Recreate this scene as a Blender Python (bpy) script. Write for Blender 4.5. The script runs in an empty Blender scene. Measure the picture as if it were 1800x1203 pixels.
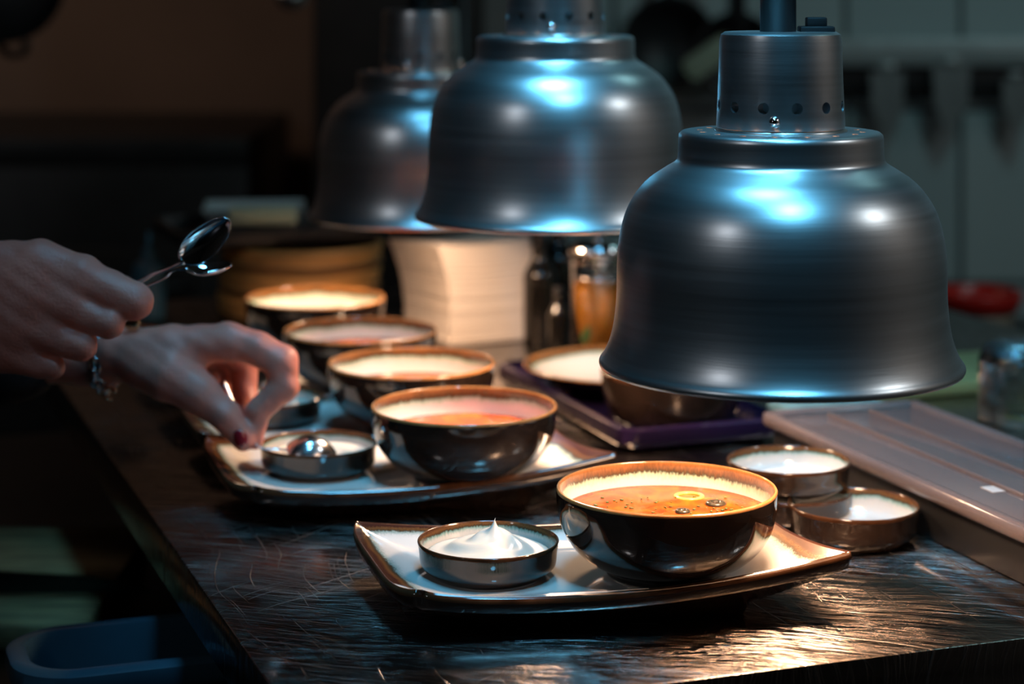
import bpy, bmesh, math, random
import numpy as np
from mathutils import Vector, Matrix

random.seed(4)
S = bpy.context.scene
COL = S.collection
PI = math.pi

# ------------------------------------------------------------------ camera
CAM_Z, F, HY = 1.30, 3650.0, -50.0        # eye height, focal length in px, horizon row
cam_d = bpy.data.cameras.new('camera')
cam = bpy.data.objects.new('camera', cam_d)
COL.objects.link(cam)
cam.location = (0, 0, CAM_Z)
cam.rotation_euler = (PI/2, 0, 0)
cam_d.sensor_width = 36.0
cam_d.lens = F*36/1800
cam_d.shift_y = -(601.5-HY)/1800
cam_d.clip_start = .05
cam_d.dof.use_dof = True
cam_d.dof.focus_distance = 1.29
cam_d.dof.aperture_fstop = 4.7
cam_d.dof.aperture_blades = 0
S.camera = cam

# ------------------------------------------------------------------ world, exposure
w = bpy.data.worlds.new('world'); S.world = w; w.use_nodes = True
w.node_tree.nodes['Background'].inputs[0].default_value = (.05, .08, .10, 1)
w.node_tree.nodes['Background'].inputs[1].default_value = .05
S.view_settings.view_transform = 'Standard'
S.view_settings.look = 'None'
S.view_settings.gamma = 1
S.view_settings.use_curve_mapping = False
S.view_settings.exposure = 0.0

# ------------------------------------------------------------------ room lights (ceiling lamps of the kitchen, then added wall fills)
def area(name, loc, target, size, power, color, shape='DISK', spread=180, size_y=None):
    d = bpy.data.lights.new(name, 'AREA')
    d.shape = shape; d.size = size
    if size_y: d.size_y = size_y
    d.energy = power; d.color = color; d.spread = math.radians(spread)
    o = bpy.data.objects.new(name, d); COL.objects.link(o)
    o.location = loc
    v = Vector(target)-Vector(loc)
    o.rotation_euler = v.to_track_quat('-Z', 'Y').to_euler()
    return o
BLUE = (.13, .54, .90)
area('ceiling_light_blue', (.03, 1.30, 2.5), (.17, 1.55, .95), .42, 1.7, BLUE, spread=46)
area('ceiling_light_blue', (.22, .55, 2.5), (.18, 1.55, .95), .20, .95, BLUE, spread=42)
area('ceiling_light_pale', (1.75, .9, 2.4), (.15, 1.6, 1.0), .26, 4, (.84, .94, 1.0))
area('ceiling_light_pale', (-1.5, -.2, 2.4), (-.1, 1.6, 1.0), .20, 2.8, (.86, .92, 1.0))
area('wall_fill_right', (2.1, 1.0, 2.5), (2.9, 1.0, 1.1), .4, 7, (1.0, .90, .82))  # added fill on the right wall, so the lamp shades mirror grey
area('wall_fill_warm', (-1.2, 3.3, 2.5), (-1.3, 4.5, 1.5), .5, 4, (1.0, .74, .58))  # added warm fill, grades the brown wall from the top down
area('wall_fill_back', (1.0, 2.3, 2.5), (1.1, 3.7, .9), .4, 3.6, (.46, .90, .96))  # added teal fill that brightens the tiled wall

# ------------------------------------------------------------------ helpers
def at(px, py, d):                      # point seen at that pixel of the photo, at depth d
    return Vector(((px-900)*d/F, d, CAM_Z-(py-HY)*d/F))
def on(px, py, z):                      # point seen at that pixel on the level z
    d = F*(CAM_Z-z)/(py-HY)
    return Vector(((px-900)*d/F, d, z))

def nodes(m): return m.node_tree.nodes, m.node_tree.links
def mat(name, base, rough=.5, metal=0., **kw):
    m = bpy.data.materials.new(name); m.use_nodes = True
    b = m.node_tree.nodes['Principled BSDF']
    b.inputs['Base Color'].default_value = (*base, 1)
    b.inputs['Roughness'].default_value = rough
    b.inputs['Metallic'].default_value = metal
    for k, v in kw.items():
        b.inputs[k.replace('_', ' ')].default_value = v
    return m
def vary(m, base, amt=.25, scale=20., rough=None, bump=0., stretch=(1, 1, 1), bscale=None):
    """a little procedural variation of colour, roughness and surface"""
    N, L = nodes(m); b = N['Principled BSDF']
    tc = N.new('ShaderNodeTexCoord'); mp = N.new('ShaderNodeMapping'); mp.inputs['Scale'].default_value = stretch
    L.new(tc.outputs['Object'], mp.inputs['Vector'])
    n = N.new('ShaderNodeTexNoise'); n.inputs['Scale'].default_value = scale; n.inputs['Detail'].default_value = 5
    L.new(mp.outputs[0], n.inputs['Vector'])
    r = N.new('ShaderNodeValToRGB')
    r.color_ramp.elements[0].position = .3; r.color_ramp.elements[1].position = .7
    r.color_ramp.elements[0].color = (*[c*(1-amt) for c in base], 1)
    r.color_ramp.elements[1].color = (*[min(1, c*(1+amt)) for c in base], 1)
    L.new(n.outputs['Fac'], r.inputs[0]); L.new(r.outputs[0], b.inputs['Base Color'])
    if rough:
        q = N.new('ShaderNodeMapRange'); q.inputs['To Min'].default_value = rough[0]; q.inputs['To Max'].default_value = rough[1]
        L.new(n.outputs['Fac'], q.inputs['Value']); L.new(q.outputs[0], b.inputs['Roughness'])
    if bump:
        src = n
        if bscale:
            src = N.new('ShaderNodeTexNoise'); src.inputs['Scale'].default_value = bscale; src.inputs['Detail'].default_value = 4
            L.new(mp.outputs[0], src.inputs['Vector'])
        bp = N.new('ShaderNodeBump'); bp.inputs['Strength'].default_value = bump; bp.inputs['Distance'].default_value = .002
        L.new(src.outputs['Fac'], bp.inputs['Height']); L.new(bp.outputs[0], b.inputs['Normal'])
    return m
def vmat(name, base, rough=.5, metal=0., amt=.2, scale=20., bump=0., stretch=(1, 1, 1), bscale=None, rr=None, **kw):
    return vary(mat(name, base, rough, metal, **kw), base, amt, scale, rr, bump, stretch, bscale)

def mesh_obj(name, verts, faces, m=None, parent=None, smooth=True, mats=None, fm=None):
    me = bpy.data.meshes.new(name)
    me.from_pydata([tuple(v) for v in verts], [], faces)
    if mats:
        for x in mats: me.materials.append(x)
        if fm is not None: me.polygons.foreach_set('material_index', fm)
    elif m: me.materials.append(m)
    if smooth: me.polygons.foreach_set('use_smooth', [True]*len(me.polygons))
    me.update()
    o = bpy.data.objects.new(name, me); COL.objects.link(o)
    if parent: o.parent = parent
    return o
def bm_obj(name, bm, m=None, parent=None, smooth=True):
    bmesh.ops.recalc_face_normals(bm, faces=bm.faces)
    me = bpy.data.meshes.new(name); bm.to_mesh(me); bm.free()
    if m: me.materials.append(m)
    if smooth: me.polygons.foreach_set('use_smooth', [True]*len(me.polygons))
    o = bpy.data.objects.new(name, me); COL.objects.link(o)
    if parent: o.parent = parent
    return o
def tag(o, label, cat, group=None, kind=None):
    if kind: o['kind'] = kind
    if label: o['label'] = label
    if cat: o['category'] = cat
    if group: o['group'] = group
    return o
def empty(name, loc=(0, 0, 0), rz=0, label=None, cat=None, group=None):
    o = bpy.data.objects.new(name, None); COL.objects.link(o)
    o.empty_display_size = .02
    o.location = loc; o.rotation_euler = (0, 0, rz)
    return tag(o, label, cat, group)
def copy_tree(o, parent=None):
    c = o.copy(); COL.objects.link(c); c.parent = parent
    for ch in list(o.children): copy_tree(ch, c)
    return c
def sharp(o, ang=35):
    me = o.data
    me.set_sharp_from_angle(angle=math.radians(ang))
    return o

def add_box(bm, c, s, bev=0., rot=None, seg=2):
    r = bmesh.ops.create_cube(bm, size=1)
    vs = r['verts']
    bmesh.ops.scale(bm, vec=s, verts=vs)
    if bev:
        es = list({e for v in vs for e in v.link_edges})
        q = bmesh.ops.bevel(bm, geom=es, offset=bev, segments=seg, affect='EDGES', profile=.5)
        vs = list({v for f in q['faces'] for v in f.verts} | {v for v in vs if v.is_valid})
    if rot is not None: bmesh.ops.rotate(bm, verts=vs, matrix=rot, cent=(0, 0, 0))
    bmesh.ops.translate(bm, vec=c, verts=vs)
    return vs
def box(name, c, s, m, parent=None, bev=0., rot=None):
    bm = bmesh.new(); add_box(bm, c, s, bev, rot)
    return sharp(bm_obj(name, bm, m, parent), 40)
def catmull(pts, n):
    P = [Vector(p) for p in pts]
    P = [2*P[0]-P[1]]+P+[2*P[-1]-P[-2]]
    out = []
    for i in range(1, len(P)-2):
        for k in range(n):
            t = k/n
            a, b, c, d = P[i-1], P[i], P[i+1], P[i+2]
            out.append(.5*((2*b)+(-a+c)*t+(2*a-5*b+4*c-d)*t*t+(-a+3*b-3*c+d)*t**3))
    out.append(P[-2])
    return out
def tube(name, pts, rad, m, parent=None, seg=12, closed=False, flat=1., up=Vector((0, 0, 1))):
    """swept tube; rad is a number or a list; flat squashes it along up"""
    P = [Vector(p) for p in pts]; n = len(P)
    R = rad if isinstance(rad, (list, tuple)) else [rad]*n
    vs, fs = [], []
    for i, p in enumerate(P):
        if closed: t = (P[(i+1) % n]-P[i-1])
        else: t = P[min(i+1, n-1)]-P[max(i-1, 0)]
        t.normalize()
        u = up-t*up.dot(t)
        if u.length < 1e-4: u = Vector((1, 0, 0))-t*t.x
        u.normalize(); s = t.cross(u)
        for k in range(seg):
            a = 2*PI*k/seg
            vs.append(p+s*(math.cos(a)*R[i])+u*(math.sin(a)*R[i]*flat))
    rng = n if closed else n-1
    for i in range(rng):
        j = (i+1) % n
        for k in range(seg):
            l = (k+1) % seg
            fs.append((i*seg+k, i*seg+l, j*seg+l, j*seg+k))
    if not closed:
        fs.append(tuple(range(seg-1, -1, -1))); fs.append(tuple((n-1)*seg+k for k in range(seg)))
    return mesh_obj(name, vs, fs, m, parent)
def lathe(name, prof, m=None, parent=None, seg=72, mats=None, pm=None, edge=None, loc=(0, 0, 0)):
    """prof: (r, z) from the centre outwards; edge: distance-from-rim value per point -> attribute 'edge'"""
    vs, fs, fm, at_ = [], [], [], []
    idx = []
    for i, (r, z) in enumerate(prof):
        if r < 1e-6:
            idx.append([len(vs)]); vs.append((0, 0, z)); at_.append(edge[i] if edge else 0)
        else:
            idx.append(list(range(len(vs), len(vs)+seg)))
            for k in range(seg):
                a = 2*PI*k/seg
                vs.append((r*math.cos(a), r*math.sin(a), z)); at_.append(edge[i] if edge else 0)
    for i in range(len(prof)-1):
        A, B = idx[i], idx[i+1]
        mi = pm[i] if pm else 0
        for k in range(seg):
            l = (k+1) % seg
            if len(A) == 1 and len(B) == 1: continue
            if len(A) == 1: f = (A[0], B[l], B[k])
            elif len(B) == 1: f = (A[k], A[l], B[0])
            else: f = (A[k], A[l], B[l], B[k])
            fs.append(f); fm.append(mi)
    o = mesh_obj(name, vs, fs, m, parent, True, mats, fm if mats else None)
    bm = bmesh.new(); bm.from_mesh(o.data); bmesh.ops.recalc_face_normals(bm, faces=bm.faces); bm.to_mesh(o.data); bm.free()
    if edge:
        a = o.data.attributes.new('edge', 'FLOAT', 'POINT'); a.data.foreach_set('value', at_)
    o.location = loc
    return o
def smooth_prof(pts, n=5):
    return [(max(0, p[0]), p[1]) for p in catmull([(a, b, 0) for a, b in pts], n)]

# ------------------------------------------------------------------ materials
def glaze_inner(name, rim_w=.010, green=(.38, .55, .42), first=(.40, .21, .08), mid=(.28, .12, .04), base=(.80, .77, .72)):
    m = mat(name, (.8, .78, .74), .08); N, L = nodes(m); b = N['Principled BSDF']
    b.inputs['Coat Weight'].default_value = .6; b.inputs['Coat Roughness'].default_value = .03
    a = N.new('ShaderNodeAttribute'); a.attribute_name = 'edge'
    tc = N.new('ShaderNodeTexCoord')
    mp = N.new('ShaderNodeMapping'); mp.inputs['Scale'].default_value = (1, 1, .3)
    L.new(tc.outputs['Object'], mp.inputs['Vector'])
    n1 = N.new('ShaderNodeTexNoise'); n1.inputs['Scale'].default_value = 900; n1.inputs['Detail'].default_value = 2
    n2 = N.new('ShaderNodeTexNoise'); n2.inputs['Scale'].default_value = 28; n2.inputs['Detail'].default_value = 2
    L.new(mp.outputs[0], n1.inputs['Vector']); L.new(tc.outputs['Object'], n2.inputs['Vector'])
    s1 = N.new('ShaderNodeMath'); s1.operation = 'MULTIPLY_ADD'; s1.inputs[1].default_value = .55; s1.inputs[2].default_value = -.27
    s2 = N.new('ShaderNodeMath'); s2.operation = 'MULTIPLY_ADD'; s2.inputs[1].default_value = .9; s2.inputs[2].default_value = -.45
    L.new(n1.outputs['Fac'], s1.inputs[0]); L.new(n2.outputs['Fac'], s2.inputs[0])
    d = N.new('ShaderNodeMath'); d.operation = 'DIVIDE'; d.inputs[1].default_value = rim_w; L.new(a.outputs['Fac'], d.inputs[0])
    # grain only matters where the brown ends
    t1 = N.new('ShaderNodeMath'); t1.operation = 'ADD'; L.new(d.outputs[0], t1.inputs[0]); L.new(s1.outputs[0], t1.inputs[1])
    t2 = N.new('ShaderNodeMath'); t2.operation = 'ADD'; L.new(t1.outputs[0], t2.inputs[0]); L.new(s2.outputs[0], t2.inputs[1])
    r = N.new('ShaderNodeValToRGB'); e = r.color_ramp.elements
    e[0].position = 0; e[0].color = (*first, 1)
    e[1].position = 1; e[1].color = (*base, 1)
    for p, c in ((.22, mid), (.36, (.16, .07, .025)), (.50, (.05, .035, .02)), (.60, green), (.80, tuple(c*.92 for c in base))):
        x = e.new(p); x.color = (*c, 1)
    sc = N.new('ShaderNodeMath'); sc.operation = 'MULTIPLY'; sc.inputs[1].default_value = .55
    L.new(t2.outputs[0], sc.inputs[0])
    L.new(sc.outputs[0], r.inputs[0]); L.new(r.outputs[0], b.inputs['Base Color'])
    return m
M = {}
M['glaze_in'] = glaze_inner('glaze_white_inside', .0105)
M['glaze_tray'] = glaze_inner('glaze_white_tray', .0065, (.30, .40, .36), (.09, .035, .02), (.05, .018, .014))
M['glaze_dish'] = glaze_inner('glaze_white_dish', .0060, (.20, .34, .30), (.12, .05, .022), (.10, .04, .018), (.62, .60, .56))
M['glaze_dark'] = vmat('glaze_black_brown', (.020, .012, .009), .05, amt=.5, scale=30, IOR=1.62)
M['glaze_rim'] = vmat('glaze_rim_brown', (.055, .022, .010), .08, amt=.5, scale=60)
M['rim_gold'] = vmat('glaze_rim_amber', (.32, .14, .045), .08, amt=.3, scale=60)
M['alu'] = vmat('brushed_aluminium', (.60, .60, .60), .40, 1., amt=.10, scale=6, rr=(.30, .38), bump=.03, stretch=(1, 1, 40), bscale=30)
M['alu_in'] = vmat('polished_aluminium_inside', (.75, .72, .68), .3, 1., amt=.05)
M['chrome'] = mat('chrome', (.72, .72, .74), .06, 1.)
M['black'] = vmat('black_plastic', (.012, .012, .013), .45, amt=.3)
M['cloth_black'] = vmat('black_cloth', (.010, .011, .014), .9, amt=.4, scale=200, bump=.5, bscale=900)
M['cream'] = vmat('sour_cream', (.80, .76, .66), .28, amt=.05, scale=40, Subsurface_Weight=.15, Subsurface_Radius=(.004, .003, .002))
M['soup'] = None
M['paper'] = vmat('paper_white', (.62, .56, .51), .85, amt=.06, scale=8, bump=.2, bscale=120)
M['steel_dark'] = vmat('dark_steel', (.05, .05, .055), .3, 1., amt=.3)

def soup_mat():
    base = (.80, .20, .02)
    m = mat('tomato_soup', base, .16, IOR=1.33); N, L = nodes(m); b = N['Principled BSDF']
    tc = N.new('ShaderNodeTexCoord')
    n = N.new('ShaderNodeTexNoise'); n.inputs['Scale'].default_value = 45; n.inputs['Detail'].default_value = 6; n.inputs['Distortion'].default_value = 1.2
    r = N.new('ShaderNodeValToRGB'); e = r.color_ramp.elements
    e[0].position = .32; e[0].color = (.26, .035, .006, 1); e[1].position = .72; e[1].color = (.62, .14, .012, 1)
    x = e.new(.5); x.color = (.45, .075, .010, 1)
    L.new(tc.outputs['Object'], n.inputs['Vector']); L.new(n.outputs['Fac'], r.inputs[0]); L.new(r.outputs[0], b.inputs['Base Color'])
    v = N.new('ShaderNodeTexVoronoi'); v.inputs['Scale'].default_value = 260
    L.new(tc.outputs['Object'], v.inputs['Vector'])
    q = N.new('ShaderNodeBump'); q.inputs['Strength'].default_value = .15; q.inputs['Distance'].default_value = .001
    L.new(n.outputs['Fac'], q.inputs['Height']); L.new(q.outputs[0], b.inputs['Normal'])
    return m
M['soup'] = soup_mat()

def steel_counter():
    m = mat('scratched_steel', (.27, .24, .22), .2, 1.); N, L = nodes(m); b = N['Principled BSDF']
    tc = N.new('ShaderNodeTexCoord')
    fac = None
    for rot, sx, sc, lo, hi in ((.34, 80, 9, .59, .74), (1.25, 60, 8, .63, .77), (2.2, 60, 9, .64, .78), (.20, 110, 12, .57, .74), (-.05, 90, 14, .60, .76)):
        wn = N.new('ShaderNodeTexNoise'); wn.inputs['Scale'].default_value = 5
        L.new(tc.outputs['Object'], wn.inputs['Vector'])
        wm = N.new('ShaderNodeVectorMath'); wm.operation = 'SCALE'; wm.inputs['Scale'].default_value = .06
        L.new(wn.outputs['Color'], wm.inputs[0])
        ad = N.new('ShaderNodeVectorMath'); ad.operation = 'ADD'; L.new(tc.outputs['Object'], ad.inputs[0]); L.new(wm.outputs[0], ad.inputs[1])
        mp = N.new('ShaderNodeMapping'); mp.inputs['Rotation'].default_value = (0, 0, rot)
        mp2 = N.new('ShaderNodeMapping'); mp2.inputs['Scale'].default_value = (1, sx, 1)
        L.new(ad.outputs[0], mp.inputs['Vector']); L.new(mp.outputs[0], mp2.inputs['Vector'])
        n = N.new('ShaderNodeTexNoise'); n.inputs['Scale'].default_value = sc; n.inputs['Detail'].default_value = 3
        L.new(mp2.outputs[0], n.inputs['Vector'])
        q = N.new('ShaderNodeMapRange'); q.inputs['From Min'].default_value = lo; q.inputs['From Max'].default_value = hi
        L.new(n.outputs['Fac'], q.inputs['Value'])
        if fac is None: fac = q.outputs[0]
        else:
            mx = N.new('ShaderNodeMath'); mx.operation = 'MAXIMUM'; L.new(fac, mx.inputs[0]); L.new(q.outputs[0], mx.inputs[1]); fac = mx.outputs[0]
    big = N.new('ShaderNodeTexNoise'); big.inputs['Scale'].default_value = 7; big.inputs['Detail'].default_value = 3
    L.new(tc.outputs['Object'], big.inputs['Vector'])
    rb = N.new('ShaderNodeMapRange'); rb.inputs['From Min'].default_value = .35; rb.inputs['From Max'].default_value = .7
    rb.inputs['To Min'].default_value = .09; rb.inputs['To Max'].default_value = .22
    L.new(big.outputs['Fac'], rb.inputs['Value'])
    # wear is heavier in patches
    wp = N.new('ShaderNodeTexNoise'); wp.inputs['Scale'].default_value = 4.5; wp.inputs['Detail'].default_value = 4
    L.new(tc.outputs['Object'], wp.inputs['Vector'])
    wr = N.new('ShaderNodeMapRange'); wr.inputs['From Min'].default_value = .38; wr.inputs['From Max'].default_value = .60; wr.inputs['To Min'].default_value = .30
    L.new(wp.outputs['Fac'], wr.inputs['Value'])
    wm_ = N.new('ShaderNodeMath'); wm_.operation = 'MULTIPLY'; L.new(fac, wm_.inputs[0]); L.new(wr.outputs[0], wm_.inputs[1]); fac = wm_.outputs[0]
    ma = N.new('ShaderNodeMath'); ma.operation = 'MULTIPLY_ADD'; ma.inputs[1].default_value = .38
    L.new(fac, ma.inputs[0]); L.new(rb.outputs[0], ma.inputs[2]); L.new(ma.outputs[0], b.inputs['Roughness'])
    bp = N.new('ShaderNodeBump'); bp.inputs['Strength'].default_value = .6; bp.inputs['Distance'].default_value = .0005
    L.new(fac, bp.inputs['Height'])
    bp2 = N.new('ShaderNodeBump'); bp2.inputs['Strength'].default_value = .02; bp2.inputs['Distance'].default_value = .01
    L.new(big.outputs['Fac'], bp2.inputs['Height']); L.new(bp.outputs[0], bp2.inputs['Normal'])
    L.new(bp2.outputs[0], b.inputs['Normal'])
    return m
M['steel'] = steel_counter()

# ------------------------------------------------------------------ room shell
def tile_mat():
    m = mat('wall_tiles', (.42, .50, .50), .25); N, L = nodes(m); b = N['Principled BSDF']
    tc = N.new('ShaderNodeTexCoord'); mp = N.new('ShaderNodeMapping'); mp.inputs['Rotation'].default_value = (PI/2, 0, 0)
    mp.inputs['Location'].default_value = (.024, -.806+.31, 0)
    L.new(tc.outputs['Object'], mp.inputs['Vector'])
    br = N.new('ShaderNodeTexBrick'); br.offset = 0; br.inputs['Scale'].default_value = 1
    br.inputs['Brick Width'].default_value = .206; br.inputs['Row Height'].default_value = .31; br.inputs['Mortar Size'].default_value = .006
    br.inputs['Mortar Smooth'].default_value = .3
    br.inputs['Color1'].default_value = (.42, .50, .50, 1); br.inputs['Color2'].default_value = (.36, .45, .46, 1); br.inputs['Mortar'].default_value = (.10, .13, .13, 1)
    L.new(mp.outputs[0], br.inputs['Vector']); L.new(br.outputs['Color'], b.inputs['Base Color'])
    bp = N.new('ShaderNodeBump'); bp.inputs['Strength'].default_value = .6; bp.inputs['Distance'].default_value = .003; bp.invert = True
    L.new(br.outputs['Fac'], bp.inputs['Height']); L.new(bp.outputs[0], b.inputs['Normal'])
    return m
def slab(name, c, s, m):
    o = box(name, c, s, m); o['kind'] = 'structure'; return o
slab('floor', (0, 1.5, -.05), (6.2, 8.2, .1), vmat('floor_vinyl', (.05, .05, .05), .5, amt=.3))
slab('ceiling', (0, 1.5, 2.65), (6.2, 8.2, .1), vmat('ceiling_paint', (.10, .10, .10), .9, amt=.1))
slab('wall_left', (-2.85, 1.5, 1.3), (.1, 8.2, 2.6), vmat('wall_paint_left', (.10, .09, .08), .8, amt=.1))
slab('wall_right', (2.95, 1.5, 1.3), (.1, 8.2, 2.6), vmat('wall_paint_right', (.40, .38, .36), .7, amt=.1))
slab('wall_rear', (0, -2.5, 1.3), (6.2, .1, 2.6), vmat('wall_paint_rear', (.06, .06, .06), .8, amt=.1))
slab('wall_back_left', (-1.6, 4.55, 1.3), (2.9, .1, 2.6), vmat('wall_paint_brown', (.22, .15, .11), .8, amt=.12, scale=3))
slab('wall_back_right', (1.45, 3.75, 1.3), (2.96, .1, 2.6), tile_mat())

# the pass counter: its own axes U (along, away from the camera) and V (across)
CZ = .90
C0 = Vector((-.112, 1.096, 0)); U = Vector((-.336, .942, 0)); V = Vector((.942, .336, 0))
ANG = math.atan2(V.y, V.x)
RZ = Matrix.Rotation(ANG, 3, 'Z')
def cu(u, v, z=0): return C0+U*u+V*v+Vector((0, 0, z))
def cbox(bm, u0, u1, v0, v1, z0, z1, bev=0.):
    c = cu((u0+u1)/2, (v0+v1)/2, (z0+z1)/2)
    add_box(bm, c, (v1-v0, u1-u0, z1-z0), bev, RZ)

t = empty('steel_counter', cu(.7, .25), 0, 'scratched stainless steel serving counter under the heat lamps', 'counter')
bm = bmesh.new(); cbox(bm, 0, 1.45, 0, 1.05, CZ-.036, CZ, .0016); o = sharp(bm_obj('worktop', bm, M['steel'])); 
o.parent = t; o.matrix_parent_inverse = Matrix.Translation(-t.location)
def child(o, p):
    bpy.context.view_layer.update()
    o.parent = p; o.matrix_parent_inverse = p.matrix_world.inverted(); return o
bm = bmesh.new(); cbox(bm, .03, 1.42, .25, 1.0, 0, CZ-.036); child(bm_obj('base_cabinet', bm, M['steel_dark'], smooth=False), t)

# lower work table on the cook's side
t = empty('work_table', cu(.7, -.2), 0, 'dark low work table beside the counter holding the chopping board', 'table')
bm = bmesh.new(); cbox(bm, -.15, 1.45, -.52, .22, .72, .75, .002); child(sharp(bm_obj('tabletop', bm, M['steel_dark'])), t)
for a, b in ((-.1, -.47), (-.1, .17), (1.4, -.47), (1.4, .17)):
    bm = bmesh.new(); cbox(bm, a-.02, a+.02, b-.02, b+.02, 0, .72); child(bm_obj('leg', bm, M['steel_dark'], smooth=False), t)

wood = vmat('beech_board', (.46, .27, .12), .6, amt=.55, scale=14, stretch=(1, 8, 1), bump=.2)
b = box('chopping_board', (-.545, 1.83, .760), (.40, .30, .02), wood, bev=.003)
tag(b, 'worn wooden chopping board in the shade under the left edge of the counter', 'chopping board')
# knife
t = empty('kitchen_knife', (-.46, 1.76, .771), .0, 'black handled kitchen knife lying across the chopping board', 'knife')
bm = bmesh.new(); add_box(bm, (-.085, 0, .011), (.15, .026, .020), .006); sharp(bm_obj('handle', bm, M['black'], t), 60)
bm = bmesh.new(); add_box(bm, (-.004, 0, .011), (.014, .024, .021), .003); sharp(bm_obj('bolster', bm, M['chrome'], t), 60)
mesh_obj('blade', [(0, -.002, .002), (0, .002, .002), (0, -.0012, .022), (0, .0012, .022), (.11, -.0015, .002), (.11, .0015, .002), (.105, -.001, .016), (.105, .001, .016), (.155, 0, .003), (.155, 0, .0045)],
         [(0, 2, 6, 4), (1, 5, 7, 3), (2, 3, 7, 6), (0, 4, 5, 1), (0, 1, 3, 2), (4, 6, 9, 8), (5, 8, 9, 7), (6, 7, 9), (4, 8, 5)], M['steel_dark'], t, False)
# plastic tub
def tub(name, c, su, sv, h, m, label, cat, wall=.003, lip=.012, rad=.03, z=.75, taper=.85):
    """open tub with a rolled lip, corners rounded"""
    def ring(sx, sy, zz, r):
        out = []
        for cx, cy, a0 in ((1, 1, 0), (-1, 1, 90), (-1, -1, 180), (1, -1, 270)):
            for k in range(9):
                a = math.radians(a0+k*90/8)
                out.append((cx*(sx/2-r)+math.cos(a)*r, cy*(sy/2-r)+math.sin(a)*r, zz))
        return out
    R = [ring(sv*taper-.01, su*taper-.01, 0, rad*.8), ring(sv*taper, su*taper, .004, rad*.8), ring(sv, su, h-.014, rad), ring(sv+2*lip-.004, su+2*lip-.004, h-.016, rad+lip), ring(sv+2*lip, su+2*lip, h-.012, rad+lip), ring(sv+2*lip-.002, su+2*lip-.002, h-.002, rad+lip), ring(sv+2*lip-.008, su+2*lip-.008, h, rad+lip),
         ring(sv-wall, su-wall, h, rad), ring(sv-2*wall, su-2*wall, h-.006, rad), ring(sv*taper-2*wall, su*taper-2*wall, wall+.004, rad*.8)]
    n = 36; vs = [p for r in R for p in r]; fs = []
    for i in range(len(R)-1):
        for k in range(n):
            l = (k+1) % n; fs.append((i*n+k, i*n+l, (i+1)*n+l, (i+1)*n+k))
    fs.append(tuple(range(n))[::-1]); fs.append(tuple((len(R)-1)*n+k for k in range(n)))
    o = mesh_obj(name, vs, fs, m); sharp(o, 40); o.location = (c[0], c[1], z); o.rotation_euler = (0, 0, ANG)
    return tag(o, label, cat)
M['tub_blue'] = vmat('dark_plastic_tub', (.03, .07, .10), .18, amt=.1)
cc = C0+U*.375+V*.02
tub('plastic_tub', (cc.x, cc.y), .09, .24, .085, M['tub_blue'], 'dark plastic tub with a shiny blue-lit rim on the low table', 'tub')

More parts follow.
